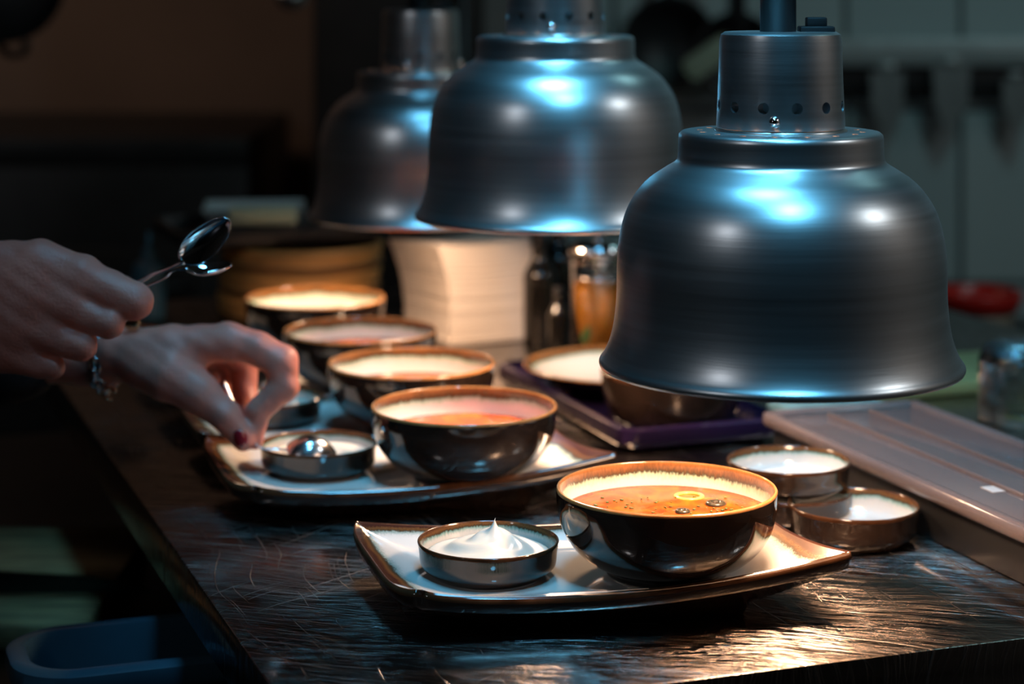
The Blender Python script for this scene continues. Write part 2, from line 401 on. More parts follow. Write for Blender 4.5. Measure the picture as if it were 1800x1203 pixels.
# ------------------------------------------------------------------ ceramics
# tray: corners given round its centre, x to the right, y away
TC = {'FL': (-.1166, -.089), 'BL': (-.1596, .047), 'BR': (.116, .088), 'FR': (.159, -.047)}
def tray_mesh():
    n = 56
    def ease(u, v, k=1.0):
        # u, v in -1..1 ; corners pulled in except the pointed right ones
        cn = (abs(u)*abs(v))**5
        w_ = {(-1, -1): .115, (-1, 1): .05, (1, -1): 0, (1, 1): .02}[(1 if u > 0 else -1, 1 if v > 0 else -1)]
        s = 1-w_*cn
        u, v = u*s, v*s
        # long sides bow a little, short sides are drawn in
        v *= 1+.05*(1-u*u)
        u *= 1-.045*(1-v*v)*(1 if u > 0 else .3)
        a, b = (u+1)/2, (v+1)/2
        x = (1-a)*(1-b)*TC['FL'][0]+(1-a)*b*TC['BL'][0]+a*b*TC['BR'][0]+a*(1-b)*TC['FR'][0]
        y = (1-a)*(1-b)*TC['FL'][1]+(1-a)*b*TC['BL'][1]+a*b*TC['BR'][1]+a*(1-b)*TC['FR'][1]
        return x*k, y*k
    def rim_h(u, v):
        m = max(abs(u), abs(v)); u, v = u/max(m, 1e-6), v/max(m, 1e-6)
        a, b = (u+1)/2, (v+1)/2
        c = (1-a)*(1-b)*.030+(1-a)*b*.038+a*b*.040+a*(1-b)*.044
        return c-.010*(1-u*u)*(1 if abs(v) > .99 else 0)-.004*(1-v*v)*(1 if abs(u) > .99 else 0)
    vs, ed, fs, fm = [], [], [], []
    FL = .0200
    def P(i):
        t = -1+2*i/n
        return math.copysign(1-(1-abs(t))**1.35, t)
    for i in range(n+1):
        for j in range(n+1):
            u, v = P(i), P(j); m = max(abs(u), abs(v))
            x, y = ease(u, v)
            q = max(0, (m-.60)/.40)
            vs.append((x, y, FL+(rim_h(u, v)-FL)*(q**1.7))); ed.append((1-m)*.075)
    top = len(vs)
    # outer rim lip and underside
    for i in range(n+1):
        for j in range(n+1):
            u, v = P(i), P(j); m = max(abs(u), abs(v))
            if m > .999:
                x, y = ease(u, v, 1.004); z = rim_h(u, v)-.0045
            else:
                k = min(1., m/.93)
                x, y = ease(u, v, 1.0)
                q = max(0, (m-.55)/.45)
                z = .0035+(rim_h(u, v)-.010-.0035)*q**1.15
                if m < .62: z = 0 if m > .50 else .003
            vs.append((x, y, z)); ed.append(1.)
    W = n+1
    for i in range(n):
        for j in range(n):
            a = i*W+j
            fs.append((a, a+W, a+W+1, a+1)); fm.append(0)
            a += top
            fs.append((a, a+1, a+W+1, a+W)); fm.append(1)
    ring = [i*W for i in range(n+1)]+[n*W+j for j in range(1, n+1)]+[i*W+n for i in range(n-1, -1, -1)]+[j for j in range(n-1, 0, -1)]
    for k in range(len(ring)):
        a, b = ring[k], ring[(k+1) % len(ring)]
        fs.append((b, a, a+top, b+top)); fm.append(2)
    o = mesh_obj('serving_tray', vs, fs, None, None, True, [M['glaze_tray'], M['glaze_dark'], M['glaze_rim']], fm)
    at_ = o.data.attributes.new('edge', 'FLOAT', 'POINT'); at_.data.foreach_set('value', ed)
    return o
TRAYS = [(.049, 1.322, 0, .050), (-.084, 1.577, .04, .050), (-.132, 1.742, .02, .050), (-.186, 1.898, .02, .05), (-.245, 2.092, .02, .05)]
TLAB = ['black rimmed white tray nearest the camera with soup and a dish of cream',
        'second tray from the front, under the hand and dipping spoon',
        'third tray from the front, partly behind the pinching hand',
        'fourth tray from the front, mostly hidden behind soup bowls',
        'rearmost serving tray under the bowl with no soup showing']
proto = tray_mesh()
for i, (x, y, rz, _) in enumerate(TRAYS):
    o = proto if i == 0 else proto.copy()
    if i: COL.objects.link(o)
    o.location = (x, y, CZ); o.rotation_euler = (0, 0, rz)
    tag(o, TLAB[i], 'serving tray', 'glazed trays lined up along the counter')

BOWL = [(0, .0045), (.028, .0045), (.035, .0), (.038, .0), (.040, .004), (.050, .0090), (.0595, .0175), (.0660, .028), (.0690, .040), (.0697, .049), (.0697, .0525)]
BIN = [(.0690, .0536), (.0676, .0530), (.0668, .046), (.0648, .034), (.0590, .0225), (.049, .0135), (.030, .0085), (0, .0078)]
def ceramic(name, outer, inner, mats, zrim):
    po = [outer[0], outer[1], outer[2], outer[3]]+smooth_prof(outer[3:], 4)[1:]
    pi_ = smooth_prof(inner, 5)
    prof = po+pi_
    ed, acc = [1.]*len(po), 0
    last = po[-1]
    for p in pi_:
        acc += math.hypot(p[0]-last[0], p[1]-last[1]); last = p; ed.append(acc)
    pm = [0]*(len(po)-3)+[1]*2+[1]*len(pi_)
    pm = [0 if i < len(po)-2 else (1 if i < len(po) else 2) for i in range(len(prof)-1)]
    return lathe(name, prof, None, None, 96, mats, pm, ed)
bowl = ceramic('soup_bowl', BOWL, BIN, [M['glaze_dark'], M['rim_gold'], M['glaze_in']], .0536)
def r_in(z):
    pts = sorted([(b, a) for a, b in smooth_prof(BIN, 5)])
    for (z0, r0), (z1, r1) in zip(pts, pts[1:]):
        if z0 <= z <= z1: return r0+(r1-r0)*(z-z0)/max(1e-9, z1-z0)
    return pts[0][1]
# x, y, soup level above the bowl foot
BW = [(.0975, 1.31, .0375), (-.0360, 1.558, .033), (-.0840, 1.730, .032), (-.1380, 1.886, .034), (-.1970, 2.075, .012)]
BL = ['front soup bowl, nearest the camera, brimming with orange soup and an onion ring',
      'second soup bowl from the front, beside the dish with the dipping spoon',
      'third soup bowl from the front, just behind the second',
      'fourth soup bowl from the front, next to the knuckles of the pinching hand',
      'rearmost soup bowl, in front of the bamboo steamers']
SL = ['orange soup with onion ring and olive slices in the front bowl', 'orange soup low in the second bowl from the front',
      'orange soup low in the third bowl from the front', 'bright orange soup in the fourth bowl from the front']
def soup_mesh(r, z):
    vs, fs, n, seg = [], [], 14, 64
    vs.append((0, 0, z))
    for i in range(1, n+1):
        for k in range(seg):
            a = 2*PI*k/seg; q = i/n
            vs.append((r*q*math.cos(a), r*q*math.sin(a), z+(.0008 if i == n else .0003*math.sin(9*q+3*a))))
    for k in range(seg): fs.append((0, 1+k, 1+(k+1) % seg))
    for i in range(n-1):
        for k in range(seg):
            l = (k+1) % seg
            fs.append((1+i*seg+k, 1+(i+1)*seg+k, 1+(i+1)*seg+l, 1+i*seg+l))
    # underside so that it is a body of liquid
    c = len(vs); vs.append((0, 0, z-.006)); b0 = len(vs)
    for k in range(seg):
        a = 2*PI*k/seg; vs.append((r*.93*math.cos(a), r*.93*math.sin(a), z-.005))
    e0 = 1+(n-1)*seg
    for k in range(seg):
        l = (k+1) % seg
        fs.append((e0+k, b0+k, b0+l, e0+l)); fs.append((c, b0+l, b0+k))
    return mesh_obj('soup', vs, fs, M['soup'])
onion = vmat('onion_ring', (.90, .55, .14), .2, amt=.15, scale=60)
olive = vmat('black_olive', (.035, .03, .02), .2, amt=.4, scale=60)
herb = vmat('chopped_herb', (.07, .12, .02), .5, amt=.4, scale=80)
for i, (x, y, lv) in enumerate(BW):
    o = bowl if i == 0 else bowl.copy()
    if i: COL.objects.link(o)
    o.location = (x, y, CZ+.0212); o.rotation_euler = (0, 0, i*1.3)
    tag(o, BL[i], 'soup bowl', 'soup bowls in a row along the counter')
    if i < 4:
        s = soup_mesh(r_in(lv)+.0002, lv); s.location = (x, y, CZ+.0212)
        tag(s, SL[i], 'soup', 'orange soup in the bowls')
        if i == 0:
            g = on(1211, 873, CZ+.0212+lv)-Vector((x, y, CZ+.0212))
            tube('onion_ring', [(g.x+.0085*math.cos(a), g.y+.0085*math.sin(a), lv) for a in np.linspace(0, 2*PI, 25)[:-1]], .0016, onion, s, 8, True, .7)
            for px, py, r in ((1258, 887, .0070), (1200, 901, .0050)):
                g = on(px, py, CZ+.0212+lv)-Vector((x, y, CZ+.0212))
                lathe('olive_slice', [(r*.35, .0008), (r*.5, .0018), (r*.85, .0018), (r, .0005), (r*.9, -.001), (r*.35, -.001), (r*.35, .0008)], olive, s, 24, loc=(g.x, g.y, lv))
            hb = bmesh.new(); rr = random.Random(7)
            for k in range(46):
                q = on(1040+rr.random()*270, 874+rr.random()*30, CZ+.0212+lv)-Vector((x, y, CZ+.0212))
                if math.hypot(q.x, q.y) > r_in(lv)-.004: continue
                add_box(hb, (q.x, q.y, lv+.0005), (.0008+rr.random()*.0022, .0006+rr.random()*.0012, .0006), 0, Matrix.Rotation(rr.random()*3, 3, 'Z'))
            h = bm_obj('herb_flecks', hb, herb, s); h['kind'] = 'stuff'

DISH = [(0, .0035), (.031, .0035), (.033, 0), (.035, 0), (.0365, .001), (.0415, .0050), (.0430, .0080), (.0437, .0150), (.0447, .0205)]
DIN = [(.0444, .0214), (.0434, .0213), (.0420, .0175), (.0405, .0110), (.0375, .0080), (.030, .0070), (0, .0068)]
dish = ceramic('sauce_dish', DISH, DIN, [M['glaze_dark'], M['glaze_rim'], M['glaze_dish']], .021)
DS = [(-.0150, 1.309, CZ+.0205, 'shallow dark dish heaped with sour cream on the nearest tray'),
      (-.1470, 1.578, CZ+.0205, 'shallow dark dish with a spoon under the fingertips on the second tray'),
      (-.2050, 1.752, CZ+.0205, 'shallow dark dish of cream on the third tray behind the fingers'),
      (.2400, 1.460, CZ+.0005, 'empty white lined dish standing alone on the steel by the plastic lid'),
      (.2030, 1.513, CZ+.0005, 'lower dish of the stack of two beside the plastic lid'),
      (.2015, 1.513, CZ+.0220, 'upper dish of the stack of two beside the plastic lid'),
      (-.262, 1.905, CZ+.0205, 'shallow dark dish on the fourth tray seen between the fingers')]
for i, (x, y, z, lab) in enumerate(DS):
    o = dish if i == 0 else dish.copy()
    if i: COL.objects.link(o)
    o.location = (x, y, z); o.rotation_euler = (0, 0, i*1.1)
    if i in (3, 4, 5): o.scale = (1.03, 1.03, 1.18) if i == 3 else (1, 1, 1.05)
    tag(o, lab, 'sauce dish', 'small shallow sauce dishes')
# cream
def cream(x, y, z, seed, peak, label, R=.0388, lift=1.0):
    rr = random.Random(seed); n, seg = 26, 80
    bl = [(rr.uniform(-.022, .022), rr.uniform(-.022, .022), rr.uniform(.006, .013), rr.uniform(.001, .0032)) for _ in range(9)]
    def hgt(px, py):
        r = math.hypot(px, py); a = math.atan2(py, px)
        b = .0020*lift
        for bx, by, s, h in bl: b += lift*h*math.exp(-((px-bx)**2+(py-by)**2)/(2*s*s))
        b += .0013*math.sin(a*2+r*380)*min(1, r/.015)
        e = max(0, 1-(r/R)**5)
        return b*e
    def pk(px, py):
        d = math.hypot(px-peak[0], py-peak[1])
        return .0085*math.exp(-d/.0032)+.0035*math.exp(-(d/.009)**2)
    vs, fs = [(0, 0, .0145+hgt(0, 0)+(pk(0, 0) if peak else 0))], []
    for i in range(1, n+1):
        for k in range(seg):
            a = 2*PI*k/seg; r = R*i/n
            if peak:      # gather rings round the tip so that it comes out pointed
                q = i/n; cx, cy = peak[0]*(1-q), peak[1]*(1-q)
                rr_ = R*(q**1.5)
                px, py = cx+rr_*math.cos(a), cy+rr_*math.sin(a)
            else: px, py = r*math.cos(a), r*math.sin(a)
            vs.append((px, py, .0135+hgt(px, py)+(pk(px, py) if peak else 0)))
    if peak: vs[0] = (peak[0]+.0006, peak[1], .0135+hgt(*peak)+pk(*peak)+.001)
    for k in range(seg): fs.append((0, 1+k, 1+(k+1) % seg))
    for i in range(n-1):
        for k in range(seg):
            l = (k+1) % seg
            fs.append((1+i*seg+k, 1+(i+1)*seg+k, 1+(i+1)*seg+l, 1+i*seg+l))
    c = len(vs); vs.append((0, 0, .008)); b0 = len(vs); e0 = 1+(n-1)*seg
    for k in range(seg):
        a = 2*PI*k/seg; vs.append((.035*math.cos(a), .035*math.sin(a), .0088))
    for k in range(seg):
        l = (k+1) % seg
        fs.append((e0+k, b0+k, b0+l, e0+l)); fs.append((c, b0+l, b0+k))
    o = mesh_obj('sour_cream', vs, fs, M['cream']); o.location = (x, y, z)
    return tag(o, label, 'sour cream', 'dollops of cream in the dishes')
cream(-.0150, 1.309, CZ+.0205, 3, (.004, .004), 'thick sour cream with a pointed peak in the nearest dish')
cream(-.1470, 1.578, CZ+.0205, 5, None, 'sour cream around the spoon in the dish on the second tray', .0385, .35)
cream(-.2050, 1.752, CZ+.0205, 8, None, 'sour cream in the dish on the third tray behind the fingers', .0385, .9)

# bowls on the far side of the counter
def scaled(o, s): o.scale = s; return o
BIG = [(0, .004), (.042, .004), (.044, 0), (.049, 0), (.0505, .004), (.055, .012), (.059, .026), (.0615, .040), (.0622, .049)]
BIGI = [(.0616, .0502), (.0605, .0495), (.059, .040), (.056, .026), (.050, .014), (.035, .008), (0, .0075)]
big = ceramic('serving_bowl', BIG, BIGI, [M['glaze_dark'], M['glaze_rim'], M['glaze_in']], .05)
big.location = (.139, 1.802, CZ+.0045)
tag(big, 'large black bowl on the purple tray, half hidden below the front heat lamp', 'serving bowl')
WID = [(0, .003), (.034, .003), (.036, 0), (.040, 0), (.042, .003), (.060, .0080), (.078, .0165), (.0900, .0240), (.0918, .0262)]
WIDI = [(.0912, .0272), (.0898, .0268), (.084, .0225), (.072, .0160), (.055, .0095), (.035, .0062), (0, .006)]
wb = ceramic('wide_bowl', WID, WIDI, [M['glaze_dark'], M['rim_gold'], M['glaze_in']], .027)
wb.location = (.1025, 1.953, CZ+.0045)
tag(wb, 'wide shallow bowl with brilliant white inside and brown rim behind the front heat lamp', 'bowl')

# purple tray under the bowls
pur = vmat('purple_plastic', (.013, .007, .028), .14, amt=.2, scale=5)
cc = on(1096, 776, CZ+.012)
rel = cc-C0; u0, v0 = rel.dot(U), rel.dot(V)
tub('purple_tray', (cu(u0+.165, v0+.078).x, cu(u0+.165, v0+.078).y), .32, .147, .020, pur, 'shallow purple plastic tray under the big black bowl', 'tray', lip=.004, rad=.012, z=CZ+.0005, taper=.93)

# ------------------------------------------------------------------ clear lidded container on the right
t = empty('food_container', cu(.22, .57, CZ), ANG, 'black food container with a clear lid along the right edge of the counter', 'container')
bm = bmesh.new(); add_box(bm, (0, 0, .016), (.130, .46, .0315), .002)
child(sharp(bm_obj('body', bm, M['black'])), t).matrix_parent_inverse = Matrix.Identity(4)
M['lid'] = vmat('clear_polycarbonate', (.30, .235, .23), .14, amt=.08, scale=7, bump=.08, bscale=14, Transmission_Weight=.55, IOR=1.45)
def lid_part(name, boxes, m):
    bm = bmesh.new()
    for c, s, b_ in boxes: add_box(bm, c, s, b_, None, 3)
    o = sharp(bm_obj(name, bm, m, t), 50); return o
lid_part('lid', [((0, 0, .0355), (.128, .452, .0035), .001)], M['lid'])
lid_part('lid_rim', [((-.067, 0, .0355), (.011, .474, .0125), .0045), ((.067, 0, .0355), (.011, .474, .0125), .0045), ((0, -.2335, .0355), (.130, .011, .0125), .0045), ((0, .2335, .0355), (.130, .011, .0125), .0045)], M['lid'])
lid_part('lid_ridge', [((-.020, 0, .0385), (.0025, .44, .0035), .001), ((.018, 0, .0385), (.0025, .44, .0035), .001)], M['lid'])
stk = vmat('white_sticker', (.6, .55, .52), .6, amt=.1)
bm = bmesh.new(); add_box(bm, (-.028, -.035, .0377), (.010, .016, .0004)); bm_obj('sticker', bm, stk, t, False)
lathe('stopper', [(0, .0400), (.005, .0400), (.006, .0385), (.006, .0373)], stk, t, 24, loc=(.004, -.062, 0))

# ------------------------------------------------------------------ heat lamps
R_ = .3507e-3*1.28/1.28       # metres per photo pixel at the front lamp
def heat_lamp(x, y, zrim, label, power, tilt=.0, rot=0.):
    """zrim = height of the shade's lower edge"""
    t = empty('heat_lamp', (x, y, zrim), rot, label, 'heat lamp', 'aluminium heat lamps hanging over the counter')
    k = .3507e-3
    def zz(py): return (648-py)*k*.985
    out = [(317, 650), (319, 645), (317.5, 639), (311, 630), (302, 610), (295, 585), (290.5, 555), (288, 520), (287.5, 480), (285.5, 440), (280, 405), (270, 372), (254, 343), (232, 318), (205, 299), (186, 287), (180.5, 278), (179.5, 262), (179, 243)]
    top = [(178, 236), (173, 231.5), (165, 230.5), (112, 230.5)]
    o_ = [(a*k, zz(b)) for a, b in out]
    pr = smooth_prof(o_, 4)+[(a*k, zz(b)) for a, b in top]
    inn = [(max(0, a-.0022), b-.0008) for a, b in reversed(pr[2:])]
    inn[-1] = (inn[-1][0], pr[0][1]+.001)
    prof = pr+inn
    pm = [0]*(len(pr))+[1]*(len(inn)-1)
    sh = lathe('shade', prof, None, t, 128, [M['alu'], M['alu_in']], pm)
    # vent slots through the flat top of the shade
    def cutters(name, items):
        bm = bmesh.new()
        for (c, r, ax, ln) in items:
            q = bmesh.ops.create_cone(bm, cap_ends=True, segments=20, radius1=r, radius2=r, depth=ln)
            m4 = Vector((0, 0, 1)).rotation_difference(Vector(ax)).to_matrix()
            bmesh.ops.rotate(bm, verts=q['verts'], matrix=m4, cent=(0, 0, 0)); bmesh.ops.translate(bm, verts=q['verts'], vec=c)
        return bm_obj(name, bm, None, None, False)
    def cut(o, items):
        c = cutters('cutter', items)
        md = o.modifiers.new('b', 'BOOLEAN'); md.object = c; md.operation = 'DIFFERENCE'; md.solver = 'EXACT'
        par = o.parent; loc = o.matrix_local.copy(); o.parent = None; o.matrix_world = Matrix.Identity(4)
        bpy.context.view_layer.update()
        dg = bpy.context.evaluated_depsgraph_get()
        me = bpy.data.meshes.new_from_object(o.evaluated_get(dg))
        o.modifiers.clear(); o.data = me; o.parent = par; o.matrix_local = loc
        bpy.data.objects.remove(c)
    # cap
    c0 = 232
    cap = [(112, 224), (112.5, 219), (109, 140), (107, 70), (104.5, 58), (98, 53.5), (60, 53), (0, 53)]
    ci = [(0, 57), (60, 57), (97, 58), (101, 64), (104, 140), (108, 219), (108, 224)]
    co = lathe('cap', [(a*k, zz(b)) for a, b in cap]+[(a*k, zz(b)) for a, b in ci]+[(112*k, zz(224))], M['alu'], t, 96)
    cut(sh, [((142*k*math.cos(a), 142*k*math.sin(a), zz(230)), 6.0*k, (0, 0, 1), .012) for a in [2*PI*(i+.5)/16 for i in range(16)]])
    cut(co, [((108*k*math.cos(a), 108*k*math.sin(a), zz(184)), 10*k, (math.cos(a), math.sin(a), 0), .02) for a in [-PI/2+.13+2*PI*i/12 for i in range(12)]])
    for o in (sh, co): sharp(o, 42)
    # seat ring under the cap
    lathe('cap_collar', [(100*k, zz(231)), (116*k, zz(231)), (116*k, zz(227)), (108*k, zz(224.5)), (100*k, zz(224.5)), (100*k, zz(231))], M['alu_in'], t, 64)
    for a in (-PI/2-.22, -PI/2-.22+2*PI/3, -PI/2-.22+4*PI/3):
        sc = lathe('screw', [(0, 11*k), (5*k, 9.5*k), (9*k, 5*k), (10.5*k, 0), (10.5*k, -3*k)], M['chrome'], t, 24)
        sc.rotation_euler = (0, PI/2, a); sc.location = (112*k*math.cos(a), 112*k*math.sin(a), zz(207))
    tube('hanging_tube', [(-.0015, 0, zz(56)), (-.0015, 0, 2.595-zrim)], 32*k, M['black'], t, 24)
    sw = box('switch', (.0225, .004, zz(50)), (.0215, .016, .0045), M['black'], t, .0012)
    box('switch_rocker', (.0225, .004, zz(50)+.0045), (.0125, .010, .0065), M['black'], sw, .001)
    # bulb
    em = bpy.data.materials.get('heat_bulb_glass')
    if not em:
        em = mat('heat_bulb_glass', (.9, .5, .3), .3); b = em.node_tree.nodes['Principled BSDF']
        b.inputs['Emission Color'].default_value = (1, .55, .30, 1); b.inputs['Emission Strength'].default_value = 14
    lathe('bulb', smooth_prof([(0, .052), (.020, .054), (.033, .062), (.036, .074), (.028, .095), (.016, .115), (.013, .135)], 4), em, t, 40)
    lathe('lamp_holder', [(.0, .168), (.017, .168), (.018, .130), (.014, .128), (.0, .128)], M['black'], t, 32)
    d = bpy.data.lights.new('bulb_light', 'AREA'); d.shape = 'DISK'; d.size = .062; d.energy = power; d.color = (1, .66, .42); d.spread = math.radians(155)
    l = bpy.data.objects.new('bulb_light', d); COL.objects.link(l); l.parent = t; l.location = (0, 0, .050)
    return t
heat_lamp(.1655, 1.28, CZ+.1575, 'large front heat lamp with a black switch, hanging over the nearest tray', 1.35)
heat_lamp(.0345, 1.65, CZ+.2050, 'middle heat lamp, hung a little higher than the other two', 1.75, rot=.12)
heat_lamp(-.0905, 2.06, CZ+.1570, 'rearmost heat lamp, partly hidden behind the middle one', 1.25, rot=-.1)

# ------------------------------------------------------------------ things at the back of the counter
# stack of paper napkins, leaning
def napkins():
    vs, fs, n = [], [], 60
    Hh, W = .104, .112
    rr = random.Random(2)
    for i in range(n):
        q = i/(n-1); z = q*Hh
        sx = -.018*q**2.4+.002*math.sin(PI*q)
        tw = .05*q
        j = rr.uniform(-.0004, .0004); s = W/2+(.0004 if i % 2 else -.0003)
        pts = []
        m = 10
        for a, b in (((-1, -1), (1, -1)), ((1, -1), (1, 1)), ((1, 1), (-1, 1)), ((-1, 1), (-1, -1))):
            for k in range(m):
                t_ = k/m; px = a[0]+(b[0]-a[0])*t_; py = a[1]+(b[1]-a[1])*t_
                pts.append((px, py))
        for px, py in pts:
            x, y = px*s, py*s
            zz_ = z+.004*q*(px*px-.3)-.003*q*py
            vs.append((x*math.cos(tw)-y*math.sin(tw)+sx+j, x*math.sin(tw)+y*math.cos(tw)+j, max(0, zz_)))
    L = 40
    for i in range(n-1):
        for k in range(L):
            l = (k+1) % L; fs.append((i*L+k, i*L+l, (i+1)*L+l, (i+1)*L+k))
    c = len(vs); vs.append((vs[-1][0]+W/2, 0, Hh-.001)); vs[c] = (-.014, 0, Hh-.0015)
    for k in range(L): fs.append(((n-1)*L+k, (n-1)*L+(k+1) % L, c))
    fs.append(tuple(range(L))[::-1])
    o = sharp(mesh_obj('napkin_stack', vs, fs, M['paper']), 30)
    return tag(o, 'leaning stack of white paper napkins behind the soup bowls', 'napkins')
o = napkins(); o.location = (-.044, 2.285, CZ+.0005); o.rotation_euler = (0, 0, math.radians(28))

# bamboo steamers
bam = vmat('bamboo', (.60, .30, .09), .5, amt=.35, scale=12, stretch=(1, 1, 10), bump=.2)
bam2 = vmat('bamboo_dark_band', (.22, .11, .04), .5, amt=.35, scale=12)
SX, SY = -.250, 2.43
for i, lab in enumerate(('bottom bamboo steamer basket of the stack of three', 'middle bamboo steamer basket of the stack of three', 'top bamboo steamer basket of the stack of three, under the black tray')):
    if i == 0:
        t0 = t = empty('bamboo_steamer')
        lathe('rim_hoop', [(.085, .001), (.0925, .001), (.0925, .027), (.085, .027), (.085, .001)], bam, t, 72)
        lathe('band', [(.0925, .003), (.0945, .003), (.0945, .0085), (.0925, .0085), (.0925, .003)], bam2, t, 72)
        lathe('band', [(.0925, .0195), (.0945, .0195), (.0945, .025), (.0925, .025), (.0925, .0195)], bam, t, 72)
        lathe('slatted_base', [(0, .004), (.0845, .004), (.0845, .007), (0, .007)], bam2, t, 48)
    else: t = copy_tree(t0)
    t.location = (SX+.002*i, SY, CZ+i*.0285); t.rotation_euler = (0, 0, i*.8)
    tag(t, lab, 'steamer basket', 'stacked bamboo steamers')
tub('baking_tray', (-.285, 2.44), .17, .24, .022, M['black'], 'black baking tray on top of the bamboo steamers', 'tray', lip=.004, rad=.015, z=CZ+.0858, taper=.95)
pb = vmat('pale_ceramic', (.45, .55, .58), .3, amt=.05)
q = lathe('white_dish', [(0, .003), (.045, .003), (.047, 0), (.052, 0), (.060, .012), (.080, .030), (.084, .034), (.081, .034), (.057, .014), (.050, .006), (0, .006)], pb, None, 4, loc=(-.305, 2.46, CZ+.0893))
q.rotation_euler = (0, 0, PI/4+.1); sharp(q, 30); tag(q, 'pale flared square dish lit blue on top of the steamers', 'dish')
t = empty('sponge', (-.285, 2.375, CZ+.1085), .1, 'greenish cream scouring sponge with dark underside before the blue-lit dish', 'sponge')
bm = bmesh.new(); add_box(bm, (0, 0, .012), (.078, .035, .018), .004); sharp(bm_obj('foam', bm, vmat('sponge_foam', (.50, .55, .38), .9, amt=.15, scale=200, bump=.4, bscale=600), t), 50)
bm = bmesh.new(); add_box(bm, (0, 0, -.0015), (.080, .036, .009), .002); sharp(bm_obj('scouring_pad', bm, M['black'], t), 50)
# blue squeeze bottle
t = empty('squeeze_bottle', (-.420, 2.40, CZ+.0005), 0, 'small blue plastic bottle standing behind the upper hand', 'bottle')
bl = vmat('blue_plastic', (.05, .16, .24), .35, amt=.1)
lathe('body', smooth_prof([(0, .0), (.017, .0), (.019, .004), (.019, .050), (.016, .062), (.009, .066), (.009, .070), (0, .070)], 3), bl, t, 40)
lathe('nozzle', [(0, .0705), (.0085, .0705), (.0085, .076), (.003, .082), (.0018, .098), (0, .098)], bl, t, 32)

# tea jug with metal lid
glass = mat('clear_glass', (.95, .95, .95), .02, 0, Transmission_Weight=1., IOR=1.45)
tea = mat('orange_tea', (.90, .36, .04), .05, 0, Transmission_Weight=.35, IOR=1.33)
t = empty('tea_press', (.0880, 2.100, CZ+.0005), 0, 'glass tea press with a steel lid and orange tea, left of the front heat lamp', 'tea press')
lathe('glass_body', [(0, 0), (.026, 0), (.0285, .003), (.0285, .108), (.0297, .112), (.0285, .113), (.0272, .108), (.0270, .004), (0, .0035)], glass, t, 64)
lathe('tea', [(0, .0040), (.0264, .0045), (.0264, .084), (0, .084)], tea, t, 64)
lathe('lid', smooth_prof([(.0262, .104), (.0268, .1135), (.0300, .1140), (.0305, .118), (.027, .124), (.016, .129), (.0, .1305)], 3), M['chrome'], t, 64)
lathe('knob', smooth_prof([(.0, .1305), (.003, .131), (.003, .137), (.007, .140), (.007, .145), (0, .148)], 3), M['chrome'], t, 32)
lathe('plunger', [(0, .088), (.025, .088), (.0255, .092), (.003, .093), (.0015, .095), (.0015, .128), (0, .128)], M['chrome'], t, 48)
leaf = vmat('mint_leaf', (.08, .20, .03), .5, amt=.3, scale=60)
lf = [(math.sin(PI*k/8)*.005*s, 0, -.013+.026*k/8) for s in (1, -1) for k in (range(9) if s == 1 else range(7, 0, -1))]
nlf = len(lf)
lf2 = [(a, .0008, c) for a, b, c in lf]
lo = mesh_obj('mint_leaf', lf+lf2, [tuple(range(nlf)), tuple(range(2*nlf-1, nlf-1, -1))]+[(k, k+nlf, (k+1) % nlf+nlf, (k+1) % nlf) for k in range(nlf)], leaf, t, False)
lo.location = (-.014, -.0230, .034); lo.rotation_euler = (.1, .35, -.5)
hp = catmull([(.0285, 0, .095), (.045, 0, .100), (.055, 0, .080), (.053, 0, .045), (.042, 0, .025), (.0285, 0, .028)], 6)
tube('handle', hp, .0040, M['chrome'], t, 10)

# dark bottles beside it
t0 = t = empty('sauce_bottle')
dk = vmat('dark_bottle_glass', (.012, .010, .008), .08, amt=.4, Coat_Weight=.4)
lathe('body', smooth_prof([(0, 0), (.017, 0), (.019, .003), (.019, .060), (.018, .072), (.010, .085), (.008, .092), (.008, .100), (0, .101)], 3), dk, t, 40)
lathe('cap', [(0, .1015), (.0095, .1015), (.0095, .113), (.008, .115), (0, .115)], M['black'], t, 32)
for k, (x, y, s, lab) in enumerate(((.030, 2.26, 1.0, 'dark sauce bottle next to the right side of the napkin stack'), (.052, 2.34, 1.1, 'taller dark sauce bottle behind, between napkins and tea press'), (.048, 2.16, .62, 'small dark bottle touching the left of the tea press'))):
    c = t if k == 0 else copy_tree(t0)
    c.location = (x, y, CZ+.0005); c.scale = (s*.9 if k == 2 else s,)*2+(s,)
    tag(c, lab, 'bottle', 'dark bottles by the tea press')

# right side, behind the lidded container
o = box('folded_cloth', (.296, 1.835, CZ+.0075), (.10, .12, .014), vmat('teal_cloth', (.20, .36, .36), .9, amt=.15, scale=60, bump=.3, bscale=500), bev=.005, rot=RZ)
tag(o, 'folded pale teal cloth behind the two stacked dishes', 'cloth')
o = box('green_board', (.420, 2.03, CZ+.0065), (.22, .14, .012), vmat('yellow_green_plastic', (.30, .33, .14), .4, amt=.1), bev=.003, rot=RZ)
tag(o, 'yellowish green board lying beyond the clear lid', 'board')
gl = lathe('glass_tumbler', [(.0345, .0), (.0362, .001), (.0368, .010), (.0355, .055), (.031, .066), (.022, .070), (.0, .0705), (.0, .064), (.024, .063), (.030, .057), (.0335, .045), (.0345, .010), (.0345, 0)], glass, None, 64, loc=(.452, 1.850, CZ+.0005))
tag(gl, 'upturned clear glass tumbler at the right edge behind the lid', 'glass')
